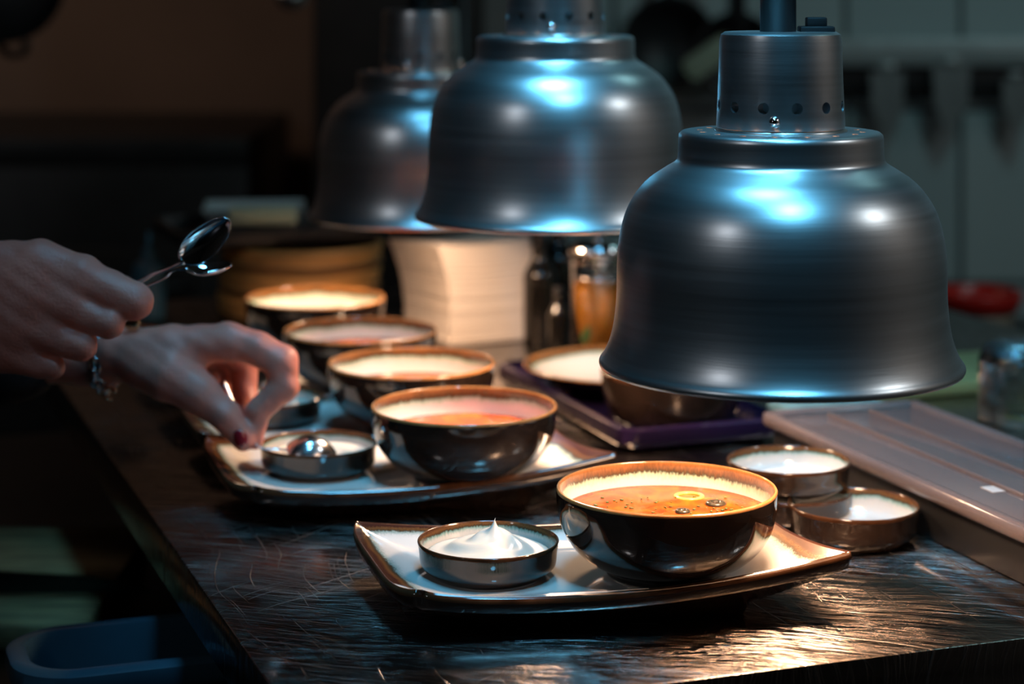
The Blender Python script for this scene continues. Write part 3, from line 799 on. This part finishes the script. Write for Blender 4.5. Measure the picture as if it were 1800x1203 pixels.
# prep table against the tiles
t = empty('prep_table', (1.28, 3.02, 0), 0, 'black prep table by the tiled wall holding the red bowl', 'table')
bm = bmesh.new(); add_box(bm, (0, 0, .745), (1.5, .46, .03), .003); sharp(bm_obj('tabletop', bm, M['black'], t))
for a in (-1, 1):
    for b in (-1, 1):
        bm = bmesh.new(); add_box(bm, (a*.70, b*.19, .365), (.04, .04, .73)); bm_obj('leg', bm, M['steel_dark'], t, False)
bm = bmesh.new(); add_box(bm, (0, .0, .25), (1.42, .40, .02)); bm_obj('lower_shelf', bm, M['steel_dark'], t, False)
t = empty('red_rimmed_bowl', (.675, 3.02, .7605), 0, 'bowl with a broad red rim on the prep table right of the front lamp', 'bowl')
lathe('body', smooth_prof([(0, .0), (.040, .0), (.044, .004), (.056, .045)], 3)+[(.053, .045), (.041, .006), (0, .004)], vmat('grey_bowl', (.30, .28, .22), .5), t, 48)
lathe('rim', [(.0535, .0455), (.0565, .0455), (.0645, .060), (.0665, .072), (.064, .076), (.060, .074), (.0535, .0455)], vmat('red_enamel', (.50, .015, .01), .3, amt=.1), t, 64)
# crumpled white towel
def crumple(name, loc, sx, sy, sz, m, seed, label, cat):
    vs, fs, n = [], [], 26; rr = random.Random(seed)
    bl = [(rr.uniform(-1, 1), rr.uniform(-1, 1), rr.uniform(.15, .4), rr.uniform(-.5, .6)) for _ in range(14)]
    for i in range(n+1):
        for j in range(n+1):
            u, v = -1+2*i/n, -1+2*j/n
            h = .55+sum(d*math.exp(-((u-a)**2+(v-b)**2)/(2*c*c)) for a, b, c, d in bl)*.5
            e = (1-abs(u)**4)*(1-abs(v)**4)
            vs.append((u*sx*(1+.1*math.sin(5*v)), v*sy*(1+.1*math.sin(4*u)), max(.002, h*e*sz)))
    W = n+1; k0 = len(vs)
    vs += [(x, y, 0) for x, y, z in vs]
    for i in range(n):
        for j in range(n):
            a = i*W+j; fs.append((a, a+W, a+W+1, a+1)); a += k0; fs.append((a, a+1, a+W+1, a+W))
    ring = [i*W for i in range(n+1)]+[n*W+j for j in range(1, n+1)]+[i*W+n for i in range(n-1, -1, -1)]+[j for j in range(n-1, 0, -1)]
    for k in range(len(ring)):
        a, b = ring[k], ring[(k+1) % len(ring)]; fs.append((b, a, a+k0, b+k0))
    o = mesh_obj(name, vs, fs, m); o.location = loc
    return tag(o, label, cat)
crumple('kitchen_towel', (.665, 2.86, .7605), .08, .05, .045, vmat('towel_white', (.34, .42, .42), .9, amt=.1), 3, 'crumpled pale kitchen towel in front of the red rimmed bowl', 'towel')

# wall rail with hanging tools
t = empty('knife_rail', (1.0, 3.69, 1.10), 0, 'long dark tool rail with a steel ledge on the tiled wall', 'rail')
box('magnet_bar', (.0, -.008, .005), (1.25, .016, .050), M['black'], t, .002)
box('steel_ledge', (.0, -.018, .058), (1.25, .036, .050), vmat('ledge_steel', (.40, .46, .46), .5, .6, amt=.1), t, .003)
steelg = vmat('grey_blade_steel', (.30, .34, .34), .4, .7, amt=.1)
def hang_knife(px, ztop, ln, wd, label, flip=1):
    x = (px-900)*3.66/F
    t = empty('hanging_knife', (x, 3.640, ztop), 0, label, 'knife', 'knives hanging on the tool rail')
    th = .0016
    out = [(-wd/2, 0), (wd/2, 0), (wd/2*.9, -ln*.55), (flip*wd*.12, -ln), (-wd/2*.9, -ln*.5)]
    vs = [(a, -th, b) for a, b in out]+[(a, th, b) for a, b in out]
    fs = [(0, 1, 2, 3, 4), (9, 8, 7, 6, 5)]+[(k, k+5, (k+1) % 5+5, (k+1) % 5) for k in range(5)]
    mesh_obj('blade', vs, fs, steelg, t, False)
    box('handle', (0, .004, .004), (wd*.5, .012, .022), steelg, t, .003)
hang_knife(1556, 1.125, .125, .060, 'broad pale knife on the rail, nearest to the front lamp')
hang_knife(1668, 1.135, .125, .066, 'broad pale knife hanging in the middle of the rail', -1)
hang_knife(1782, 1.110, .100, .050, 'broad knife on the rail at the right edge of the photo')
# black pans hanging between the lamps
def pan(x, y, z, r, label, m=None):
    t = empty('hanging_pan', (x, y, z), 0, label, 'pan', 'black pans hanging by the tiled wall')
    a = lathe('pan_body', [(0, 0), (r*.82, 0), (r, .035), (r*1.02, .036), (r*.99, .038), (r*.80, .004), (0, .004)], M['black'], t, 48)
    a.rotation_euler = (PI/2, 0, 0)
    bm = bmesh.new(); add_box(bm, (0, -.03, r+.10), (.022, .008, .20), .003); bm_obj('handle', bm, M['black'], t)
pan(.275, 3.67, 1.175, .082, 'black pan hanging left on the tiled wall between the lamps')
pan(.385, 3.60, 1.160, .070, 'smaller black pan hanging beside the cap of the front lamp')
t = empty('wooden_spatula', (.335, 3.52, 1.155), 0, 'pale green-white spatula hanging in front of the black pans', 'spatula')

bm = bmesh.new(); add_box(bm, (0, 0, 0), (.095, .008, .040), .012, Matrix.Rotation(-.6, 3, 'Y')); bm_obj('blade', bm, vmat('pale_spatula', (.34, .38, .28), .7), t)
bm = bmesh.new(); add_box(bm, (.055, 0, .17), (.014, .010, .30), .003); bm_obj('handle', bm, M['black'], t)
# dark cupboard, pale corner strip
t = empty('tall_fridge', (-.200, 3.95, 0), 0, 'tall black refrigerator cabinet behind the rear heat lamp', 'refrigerator')
fr = vmat('dark_brown_steel', (.018, .013, .011), .5, amt=.2)
bm = bmesh.new(); add_box(bm, (0, 0, 1.10), (.30, .60, 2.16), .004); sharp(bm_obj('body', bm, fr, t))
bm = bmesh.new(); add_box(bm, (0, -.315, 1.12), (.292, .025, 2.0), .004); dr = sharp(bm_obj('door', bm, fr, t))
tube('handle', [(.12, -.34, .9), (.12, -.36, .92), (.12, -.36, 1.28), (.12, -.34, 1.3)], .008, M['steel_dark'], dr)
slab('trim_1', (-.025, 3.67, 1.3), (.048, .05, 2.6), vmat('grey_corner_trim', (.20, .19, .18), .6, amt=.1))
# low dark range in front of the brown wall
t = empty('cooking_range', (-1.25, 4.08, 0), 0, 'low black cooking range in the dark below the brown wall', 'cooker')
bm = bmesh.new(); add_box(bm, (0, 0, .50), (1.55, .70, .90), .005); sharp(bm_obj('body', bm, M['black'], t))
bm = bmesh.new(); add_box(bm, (0, 0, .975), (1.55, .70, .05), .005); sharp(bm_obj('hob', bm, M['black'], t))
for k in (-.5, 0, .5):
    bm = bmesh.new(); add_box(bm, (k, -.355, .45), (.46, .02, .7), .005); dr = sharp(bm_obj('oven_door', bm, M['black'], t))
    tube('handle', [(k-.18, -.37, .74), (k-.18, -.395, .74), (k+.18, -.395, .74), (k+.18, -.37, .74)], .008, M['steel_dark'], dr)
# black pan in the top left corner of the picture and a ladle, hanging from ceiling hooks
t = empty('wall_pan', at(20, -20, 3.0), 0, 'black pan hanging in the top left corner, only its lower edge showing', 'pan')
a = lathe('pan_body', smooth_prof([(0, 0), (.06, 0), (.075, .006), (.085, .030)], 3)+[(.083, .031), (.072, .009), (.058, .003), (0, .003)], M['black'], t, 48); a.rotation_euler = (PI/2-.2, 0, 0)
tube('handle', [(0, -.02, .075), (0, -.02, .5), (0, -.01, 1.247)], .006, M['black'], t)
tube('side_grip', catmull([(-.02, 0, -.078), (-.005, 0, -.094), (.018, 0, -.092), (.022, 0, -.074)], 5), .006, M['black'], t)
t = empty('ladle', at(512, -6, 3.2), 0, 'steel ladle whose grey bottom peeks in at the top edge', 'ladle')
lathe('cup', smooth_prof([(0, -.020), (.012, -.018), (.022, -.008), (.025, .004)], 3)+[(.024, .004), (.021, -.007), (.011, -.0165), (0, -.0185)], M['alu'], t, 32)
tube('handle', [(.0245, 0, .003), (.027, 0, .06), (.027, 0, 1.235)], .003, M['alu'], t, 8)

# ------------------------------------------------------------------ spoons
def spoon(name, neck, tip, normal, wd, dp, hpts, label, hr=.0017, mt=None, group='teaspoons in the hands and dishes'):
    """neck/tip: ends of the spoon's bowl; normal: the way the hollow faces"""
    mt = mt or M['chrome']
    neck, tip, nz = Vector(neck), Vector(tip), Vector(normal)
    ax = (tip-neck); ln = ax.length; ax.normalize(); nz = (nz-ax*nz.dot(ax)).normalized(); sy = nz.cross(ax)
    t = empty(name, neck, 0, label, 'spoon', group)
    n, sg = 16, 36; vs, fs = [], []
    def P(r, a, off):
        x = math.cos(a); y = math.sin(a)
        egg = 1-.16*x
        px = ln/2+ln/2*r*x; py = wd/2*r*y*egg
        d = -dp*(1-r**2.2)+off
        return ax*px+sy*py+nz*d
    for off in (0, -.0011):
        vs.append(P(0, 0, off))
        for i in range(1, n+1):
            for k in range(sg): vs.append(P(i/n, 2*PI*k/sg, off))
    st = 1+n*sg
    for s in (0, st):
        for k in range(sg): fs.append((s, s+1+k, s+1+(k+1) % sg))
        for i in range(n-1):
            for k in range(sg):
                l = (k+1) % sg; fs.append((s+1+i*sg+k, s+1+(i+1)*sg+k, s+1+(i+1)*sg+l, s+1+i*sg+l))
    e = 1+(n-1)*sg
    for k in range(sg): fs.append((e+k, e+(k+1) % sg, st+e+(k+1) % sg, st+e+k))
    o = mesh_obj('bowl', vs, fs, mt, t)
    bm = bmesh.new(); bm.from_mesh(o.data); bmesh.ops.recalc_face_normals(bm, faces=bm.faces); bm.to_mesh(o.data); bm.free()
    pts = [ax*.0015]+[Vector(p)-neck for p in hpts]
    pts = catmull(pts, 8)
    m_ = len(pts); rad = [hr*(1.5-.6*min(1, i/6)+.35*(i/m_)**2) for i in range(m_)]
    tube('handle', pts, rad, mt, t, 10, flat=.5, up=nz)
    return t
spoon('teaspoon', at(320, 462, 1.425), at(402, 386, 1.412), (.45, -1, .10), .0225, .0055,
      [at(300, 470, 1.428), at(270, 482, 1.432), at(246, 495, 1.437), at(205, 512, 1.44), at(150, 540, 1.44)], 'upper teaspoon held up in the fist, its hollow towards the camera')
spoon('teaspoon', at(326, 473, 1.432), at(408, 463, 1.440), (-.05, -.22, 1), .0205, .0050,
      [at(306, 475, 1.431), at(290, 489, 1.434), at(268, 499, 1.438), at(230, 512, 1.44), at(150, 546, 1.444)], 'lower teaspoon held in the fist, seen edge on')
spoon('teaspoon', at(503, 791, 1.548), at(592, 799, 1.556), (-.12, .30, -1), .0310, .0110,
      [at(490, 790, 1.545), at(458, 787, 1.545), at(440, 765, 1.553), at(413, 715, 1.566), at(393, 668, 1.575)], 'teaspoon pinched by the fingers, bowl down in the cream of the second dish', .0012, mat('satin_spoon', (.7, .7, .72), .2, 1.))
spoon('teaspoon', at(438, 726, 1.738), at(506, 738, 1.752), (-.1, .2, -1), .028, .008,
      [at(420, 722, 1.735), at(400, 716, 1.73), at(375, 705, 1.72)], 'teaspoon resting in the dish on the third tray behind the fingers')

# ------------------------------------------------------------------ the cook: arms, hands, dark clothes
def nets(f, lo, hi, h):
    """surface of f = 0 on a grid (dual method)"""
    n = [int((b-a)/h)+2 for a, b in zip(lo, hi)]
    ax = [lo[i]+h*np.arange(n[i]) for i in range(3)]
    G = np.empty(n, np.float32)
    for i in range(n[0]):
        Y, Z = np.meshgrid(ax[1], ax[2], indexing='ij')
        G[i] = f(np.stack([np.full(Y.shape, ax[0][i]), Y, Z], -1).reshape(-1, 3)).reshape(Y.shape)
    s = G < 0
    cells = np.zeros([k-1 for k in n], np.int32); acc = np.zeros([k-1 for k in n]+[3]); cnt = np.zeros([k-1 for k in n])
    N = [k-1 for k in n]
    def sl(o, ext=0): return tuple(slice(o[i], o[i]+N[i]) for i in range(3))
    for d in range(3):
        e = [0, 0, 0]; e[d] = 1
        o1, o2 = [(d+1) % 3, (d+2) % 3]
        for a in (0, 1):
            for b in (0, 1):
                o = [0, 0, 0]; o[o1] = a; o[o2] = b
                p = [o[i]+e[i] for i in range(3)]
                A, B = G[sl(o)], G[sl(p)]
                x = (A < 0) != (B < 0)
                tt = np.where(x, A/np.where(x, A-B, 1), 0)
                for i in range(3):
                    acc[..., i] += np.where(x, o[i]+(tt if i == d else 0), 0)
                cnt += x
    act = cnt > 0
    idx = -np.ones(N, np.int64); idx[act] = np.arange(act.sum())
    ijk = np.argwhere(act)
    V_ = (acc[act]/cnt[act][:, None]+ijk)*h+np.array(lo)
    quads = []
    for d in range(3):
        o1, o2 = [(d+1) % 3, (d+2) % 3]
        a = [slice(None)]*3; b = [slice(None)]*3
        a[d] = slice(0, n[d]-1); b[d] = slice(1, n[d])
        x = s[tuple(a)] != s[tuple(b)]
        c = np.argwhere(x); keep = (c[:, o1] > 0) & (c[:, o2] > 0) & (c[:, o1] < n[o1]-1) & (c[:, o2] < n[o2]-1)
        c = c[keep]; sg = s[tuple(c.T)]
        def cell(da, db):
            q = c.copy(); q[:, o1] -= da; q[:, o2] -= db; return idx[tuple(q.T)]
        Q = np.stack([cell(1, 1), cell(0, 1), cell(0, 0), cell(1, 0)], 1)
        Q[~sg] = Q[~sg][:, ::-1]
        quads.append(Q)
    Q = np.concatenate(quads); Q = Q[(Q >= 0).all(1)]
    return V_, Q
def cone(P, a, b, ra, rb):
    a = np.array(a); b = np.array(b); ab = b-a
    t = np.clip(((P-a)@ab)/(ab@ab+1e-12), 0, 1)
    return np.linalg.norm(P-a-t[:, None]*ab, axis=1)-(ra+(rb-ra)*t)
def ell(P, c, r):
    q = (P-np.array(c))/np.array(r); k = np.linalg.norm(q, axis=1)
    return (k-1)*min(r)*1.0
def smin(a, b, k):
    h = np.clip(.5+.5*(b-a)/k, 0, 1)
    return b*(1-h)+a*h-k*h*(1-h)
def chain(P, pts, k=.003):
    d = None
    for (a, ra), (b, rb) in zip(pts, pts[1:]):
        c = cone(P, a, b, ra, rb); d = c if d is None else smin(d, c, k)
    return d
def jt(px, py, d, rpx): return (tuple(at(px, py, d)), rpx*d/F)
# --- upper hand (a right fist seen from its back)
H1 = dict(
    palm=[[jt(-125, 520, 1.430, 72), jt(-40, 478, 1.428, 56), jt(70, 466, 1.424, 42), jt(142, 486, 1.420, 38)],
          [jt(-125, 540, 1.434, 72), jt(-30, 520, 1.428, 58), jt(60, 516, 1.420, 44), jt(122, 534, 1.416, 37)],
          [jt(-125, 560, 1.438, 66), jt(-30, 565, 1.428, 56), jt(30, 568, 1.420, 44), jt(88, 586, 1.416, 34)],
          [jt(-125, 570, 1.442, 60), jt(-40, 600, 1.432, 48), jt(0, 612, 1.424, 40), jt(48, 630, 1.420, 30)],
          [jt(-60, 540, 1.450, 60), jt(60, 520, 1.452, 40)]],
    fingers=[[jt(142, 487, 1.420, 36), jt(195, 512, 1.418, 34), jt(236, 530, 1.416, 32.5), jt(238, 534, 1.440, 26), jt(205, 534, 1.456, 23), jt(170, 520, 1.462, 19)],
             [jt(122, 535, 1.416, 34), jt(160, 556, 1.413, 29), jt(192, 568, 1.411, 26.5), jt(192, 572, 1.436, 23), jt(160, 566, 1.452, 21), jt(130, 552, 1.458, 18)],
             [jt(88, 586, 1.416, 31), jt(118, 600, 1.413, 28), jt(144, 608, 1.411, 26), jt(144, 612, 1.434, 22), jt(115, 602, 1.450, 20), jt(90, 588, 1.456, 17)],
             [jt(48, 630, 1.420, 27), jt(72, 640, 1.417, 24), jt(93, 645, 1.415, 20.5), jt(90, 645, 1.434, 18), jt(68, 632, 1.448, 17), jt(48, 620, 1.452, 14)]],
    thumb=[jt(-60, 500, 1.455, 46), jt(60, 488, 1.466, 34), jt(150, 496, 1.466, 26), jt(215, 506, 1.456, 22)],
    arm=[jt(-125, 545, 1.436, 78), jt(-200, 560, 1.436, 82), ((-.55, 1.40, 1.062), .037), ((-.68, 1.37, 1.05), .042)])
# --- lower hand (a left hand pinching a spoon, thumb nearest)
H2 = dict(
    palm=[[jt(200, 618, 1.575, 38), jt(300, 612, 1.572, 38), jt(403, 601, 1.570, 33)],
          [jt(200, 622, 1.592, 40), jt(300, 612, 1.596, 38), jt(405, 602, 1.592, 31)],
          [jt(200, 626, 1.606, 36), jt(300, 620, 1.618, 34), jt(395, 612, 1.614, 29)],
          [jt(200, 628, 1.612, 32), jt(290, 628, 1.634, 30), jt(372, 622, 1.632, 26)]],
    fingers=[[jt(403, 601, 1.570, 32), jt(450, 612, 1.567, 29), jt(494, 637, 1.565, 30), jt(499, 680, 1.562, 26), jt(455, 722, 1.558, 22), jt(451, 750, 1.556, 16.5), jt(450, 778, 1.554, 13)],
             [jt(405, 604, 1.592, 29), jt(428, 640, 1.604, 26), jt(430, 690, 1.598, 22), jt(436, 730, 1.584, 17), jt(440, 760, 1.572, 13)],
             [jt(395, 612, 1.614, 27), jt(412, 655, 1.632, 24), jt(404, 700, 1.618, 20), jt(396, 722, 1.600, 16)],
             [jt(372, 622, 1.632, 24), jt(378, 660, 1.652, 21), jt(368, 692, 1.640, 18), jt(362, 706, 1.624, 15)]],
    thumb=[jt(255, 640, 1.570, 46), jt(300, 660, 1.562, 46), jt(348, 690, 1.556, 36), jt(397, 732, 1.550, 26), jt(427, 773, 1.548, 20.5)],
    arm=[jt(205, 622, 1.594, 44), jt(150, 628, 1.594, 45), ((-.41, 1.62, 1.005), .028), ((-.62, 1.70, 1.01), .040)])
def hand_f(Hd):
    def f(P):
        d = None
        for c in Hd['palm']:
            e = chain(P, c, .006); d = e if d is None else smin(d, e, .012)
        d = smin(d, chain(P, Hd['thumb'], .004), .009)
        fg = None
        for c in Hd['fingers']:
            e = chain(P, c, .003)
            # knuckle swellings
            fg = e if fg is None else smin(fg, e, .0018)
        d = smin(d, fg, .0045)
        d = smin(d, chain(P, Hd['arm'], .01), .014)
        # fine unevenness of skin and tendons
        d = d+.00035*np.sin(P[:, 0]*310+P[:, 2]*170)*np.sin(P[:, 2]*290+P[:, 1]*120)
        return d
    return f
parts_v, parts_f, off = [], [], 0
def addp(V_, Q):
    global off
    parts_v.append(V_); parts_f.append(Q+off); off += len(V_)
def laplace(V_, Q, it=2, w_=.5):
    for _ in range(it):
        s = np.zeros_like(V_); c = np.zeros(len(V_))
        for a, b in ((0, 1), (1, 2), (2, 3), (3, 0)):
            np.add.at(s, Q[:, a], V_[Q[:, b]]); np.add.at(c, Q[:, a], 1)
            np.add.at(s, Q[:, b], V_[Q[:, a]]); np.add.at(c, Q[:, b], 1)
        V_ = V_*(1-w_)+w_*s/np.maximum(c, 1)[:, None]
    return V_
for Hd, lo, hi in ((H1, (-.50, 1.36, 1.0), (-.23, 1.50, 1.14)), (H2, (-.42, 1.52, .92), (-.15, 1.70, 1.06))):
    V_, Q = nets(hand_f(Hd), lo, hi, .0014)
    addp(laplace(V_, Q, 2), Q)
# rest of the body, inside the clothes, with neck and head
TX = -1.12
SHR, SHL = (TX+.04, 1.40, 1.40), (TX+.04, 1.76, 1.40)
ELR, ELL_ = (-.70, 1.36, 1.055), (-.66, 1.72, 1.015)
HIP = (TX-.04, 1.58, .92)
def limbs(P, g=0.):
    d = smin(ell(P, (TX, 1.58, 1.22), (.125+g, .175+g, .26+g)), ell(P, HIP, (.125+g, .165+g, .15+g)), .06)
    d = smin(d, cone(P, (TX, 1.42, 1.40), (TX, 1.74, 1.40), .06+g, .06+g), .06)
    for sh, el in ((SHR, ELR), (SHL, ELL_)):
        d = smin(d, cone(P, sh, el, .055+g, .043+g), .03)
    return d
def body_f(P):
    d = limbs(P)
    d = smin(d, cone(P, ELR, H1['arm'][2][0], .042, .036), .02)
    d = smin(d, cone(P, ELL_, H2['arm'][2][0], .040, .027), .02)
    for s in (-.09, .09):
        d = smin(d, cone(P, (HIP[0], HIP[1]+s, .85), (TX-.02, 1.58+s, .48), .085, .058), .03)
        d = smin(d, cone(P, (TX-.02, 1.58+s, .48), (TX-.05, 1.58+s, .08), .055, .038), .02)
        d = smin(d, cone(P, (TX-.05, 1.58+s, .05), (TX+.11, 1.58+s*1.2, .035), .040, .030), .02)
    d = smin(d, cone(P, (TX, 1.58, 1.42), (TX+.03, 1.58, 1.55), .058, .052), .03)
    hd = smin(ell(P, (TX+.035, 1.58, 1.66), (.095, .075, .105)), ell(P, (TX+.07, 1.58, 1.605), (.060, .055, .065)), .03)
    hd = smin(hd, cone(P, (TX+.128, 1.58, 1.665), (TX+.152, 1.58, 1.625), .007, .012), .008)          # nose
    for s in (-1, 1):
        hd = smin(hd, ell(P, (TX+.03, 1.58+s*.076, 1.645), (.018, .009, .030)), .008)               # ears
        hd = np.maximum(hd, -(ell(P, (TX+.134, 1.58+s*.031, 1.662), (.017, .017, .012))))            # eye sockets
        hd = np.minimum(hd, ell(P, (TX+.110, 1.58+s*.031, 1.661), (.012, .0125, .0105)))
    hd = smin(hd, ell(P, (TX+.128, 1.58, 1.588), (.010, .022, .007)), .004)                          # lips
    return smin(d, hd, .02)
V_, Q = nets(lambda P: np.maximum(body_f(P), P[:, 2]-1.500), (-1.40, 1.20, -.02), (-.35, 1.96, 1.53), .011)
addp(laplace(V_, Q, 1), Q)
V_, Q = nets(lambda P: np.maximum(body_f(P), 1.46-P[:, 2]), (-1.26, 1.47, 1.45), (-.94, 1.69, 1.80), .004)
addp(laplace(V_, Q, 1), Q)
skin = vmat('skin', (.56, .20, .15), .46, amt=.16, scale=28, bump=.25, bscale=420, Subsurface_Weight=.2, Subsurface_Radius=(.014, .004, .002))
person = empty('person', (TX, 1.58, 0), 0, 'cook in dark clothes at the left, holding spoons up and dipping one in a dish', 'person')
Vb = np.concatenate(parts_v); Qb = np.concatenate(parts_f)
body = mesh_obj('body', Vb.tolist(), Qb.tolist(), skin); child(body, person)
# clothes
def cloth(name, f, lo, hi, h, m, label=None):
    V_, Q = nets(f, lo, hi, h); V_ = laplace(V_, Q, 1)
    o = mesh_obj(name, V_.tolist(), Q.tolist(), m); child(o, person)
    if label: o['label'] = label
    return o
def fold(P, a): return a*np.sin(P[:, 0]*70+3*np.sin(P[:, 2]*40))*np.cos(P[:, 2]*55+P[:, 1]*30)
def jacket_f(P):
    d = limbs(P, .012)
    d = smin(d, cone(P, ELR, (-.465, 1.425, 1.058), .058, .052), .03)
    d = smin(d, cone(P, ELL_, (-.385, 1.605, 1.000), .056, .036), .03)
    d = d+fold(P, .0030)
    d = np.maximum(d, .80-P[:, 2]); d = np.maximum(d, P[:, 2]-1.475)
    return d
cloth('jacket', jacket_f, (-1.38, 1.20, .78), (-.33, 1.96, 1.50), .0065, M['cloth_black'])
def trouser_f(P):
    d = ell(P, HIP, (.137, .177, .16))
    for s in (-.09, .09):
        d = smin(d, cone(P, (HIP[0], HIP[1]+s, .85), (TX-.02, 1.58+s, .48), .10, .078), .03)
        d = smin(d, cone(P, (TX-.02, 1.58+s, .48), (TX-.05, 1.58+s, .08), .076, .064), .02)
    return np.maximum(d+fold(P, .002), P[:, 2]-.96)
cloth('trousers', trouser_f, (-1.36, 1.34, 0), (-.95, 1.84, .98), .010, M['cloth_black'])
def hair_f(P):
    d = ell(P, (TX+.022, 1.58, 1.672), (.100, .083, .105))
    return np.maximum(np.maximum(d, (P[:, 0]-(TX+.085))), (P[:, 0]-TX)*.9-(P[:, 2]-1.655)*1.)+fold(P, .002)
cloth('hair', hair_f, (-1.26, 1.48, 1.53), (-1.0, 1.68, 1.80), .006, vmat('dark_hair', (.02, .012, .008), .6, amt=.4, scale=80))
eyem = vmat('eye_white', (.6, .58, .55), .15, amt=.03)
for sd in (-1, 1):
    e_ = lathe('eye', smooth_prof([(0, -.0115), (.008, -.008), (.0115, 0), (.008, .008), (0, .0115)], 5), eyem, None, 32)
    e_.rotation_euler = (0, PI/2, 0); e_.location = (TX+.1135, 1.58+sd*.031, 1.661); child(e_, person)
    i_ = lathe('iris', [(0, .0122), (.0040, .0115), (.0052, .0100)], M['black'], e_, 24)
def shoe_f(P):
    d = None
    for s in (-.09, .09):
        e = cone(P, (TX-.06, 1.58+s, .055), (TX+.12, 1.58+s*1.2, .040), .052, .040)
        d = e if d is None else np.minimum(d, e)
    return np.maximum(d, .002-P[:, 2])
cloth('shoes', shoe_f, (-1.26, 1.40, -.01), (-.93, 1.76, .14), .007, M['black'])
# nail on the thumb
nm = vmat('red_nail', (.22, .012, .02), .12, amt=.1, Coat_Weight=.6)
def nail(c, ax, nrm, ln, wd):
    ax, nrm = Vector(ax).normalized(), Vector(nrm); nrm = (nrm-ax*nrm.dot(ax)).normalized(); sd = nrm.cross(ax)
    bm = bmesh.new(); r = bmesh.ops.create_uvsphere(bm, u_segments=24, v_segments=14, radius=1)
    for v in r['verts']:
        p = v.co; q = ax*(p.x*ln/2)+sd*(p.y*wd/2)+nrm*(p.z*.0016-.0022*p.y*p.y)
        v.co = Vector(c)+q
    return child(bm_obj('thumb_nail', bm, nm), person)
tn = at(427, 771, 1.548)
nail(tn+Vector((-.0010, -.0090, .0018)), at(432, 785, 1.5)-at(420, 755, 1.5), (-.10, -1, .22), .0135, .0110)['label'] = 'dark red thumb nail'
# chain bracelet on the lower wrist
bt = Vector(at(188, 628, 1.592)); n = 20
br = empty('bracelet', bt); child(br, person)
lk = None; darkst = vmat('blackened_steel', (.35, .37, .40), .15, 1., amt=.2)
for i in range(n):
    a = 2*PI*i/n
    c = Vector((.004*math.cos(a), math.cos(a)*.0290, math.sin(a)*.0225-.0015))
    tg = Vector((0, -math.sin(a)*.0285, math.cos(a)*.0225)).normalized()
    if lk is None:
        pts = []
        for k in range(20):
            b = 2*PI*k/20; pts.append((math.cos(b)*.0062, math.sin(b)*.0042, 0))
        o = lk = tube('link', pts, .0015, darkst, br, 8, True)
    else:
        o = lk.copy(); COL.objects.link(o); o.parent = br
    nr = Vector((0, math.cos(a), math.sin(a)))
    if i % 2: nr = Vector((1, 0, 0))
    y = nr.cross(tg).normalized(); z = tg.cross(y)
    mw = Matrix((tg, y, z)).transposed().to_4x4(); mw.translation = c
    o.matrix_local = mw
gold = vmat('pale_gold', (.75, .50, .30), .2, 1., amt=.1)
o = tube('clasp', [(.0045*math.cos(a), 0, .0045*math.sin(a)) for a in np.linspace(.2, 5.2, 14)], .0013, gold, br, 8); o.location = (.004, -.012, -.0255)
o = lathe('charm', [(0, -.0012), (.0058, -.0012), (.0064, 0), (.0058, .0012), (0, .0012)], gold, br, 28); o.rotation_euler = (PI/2+.2, .3, 0); o.location = at(232, 569, 1.565)-bt
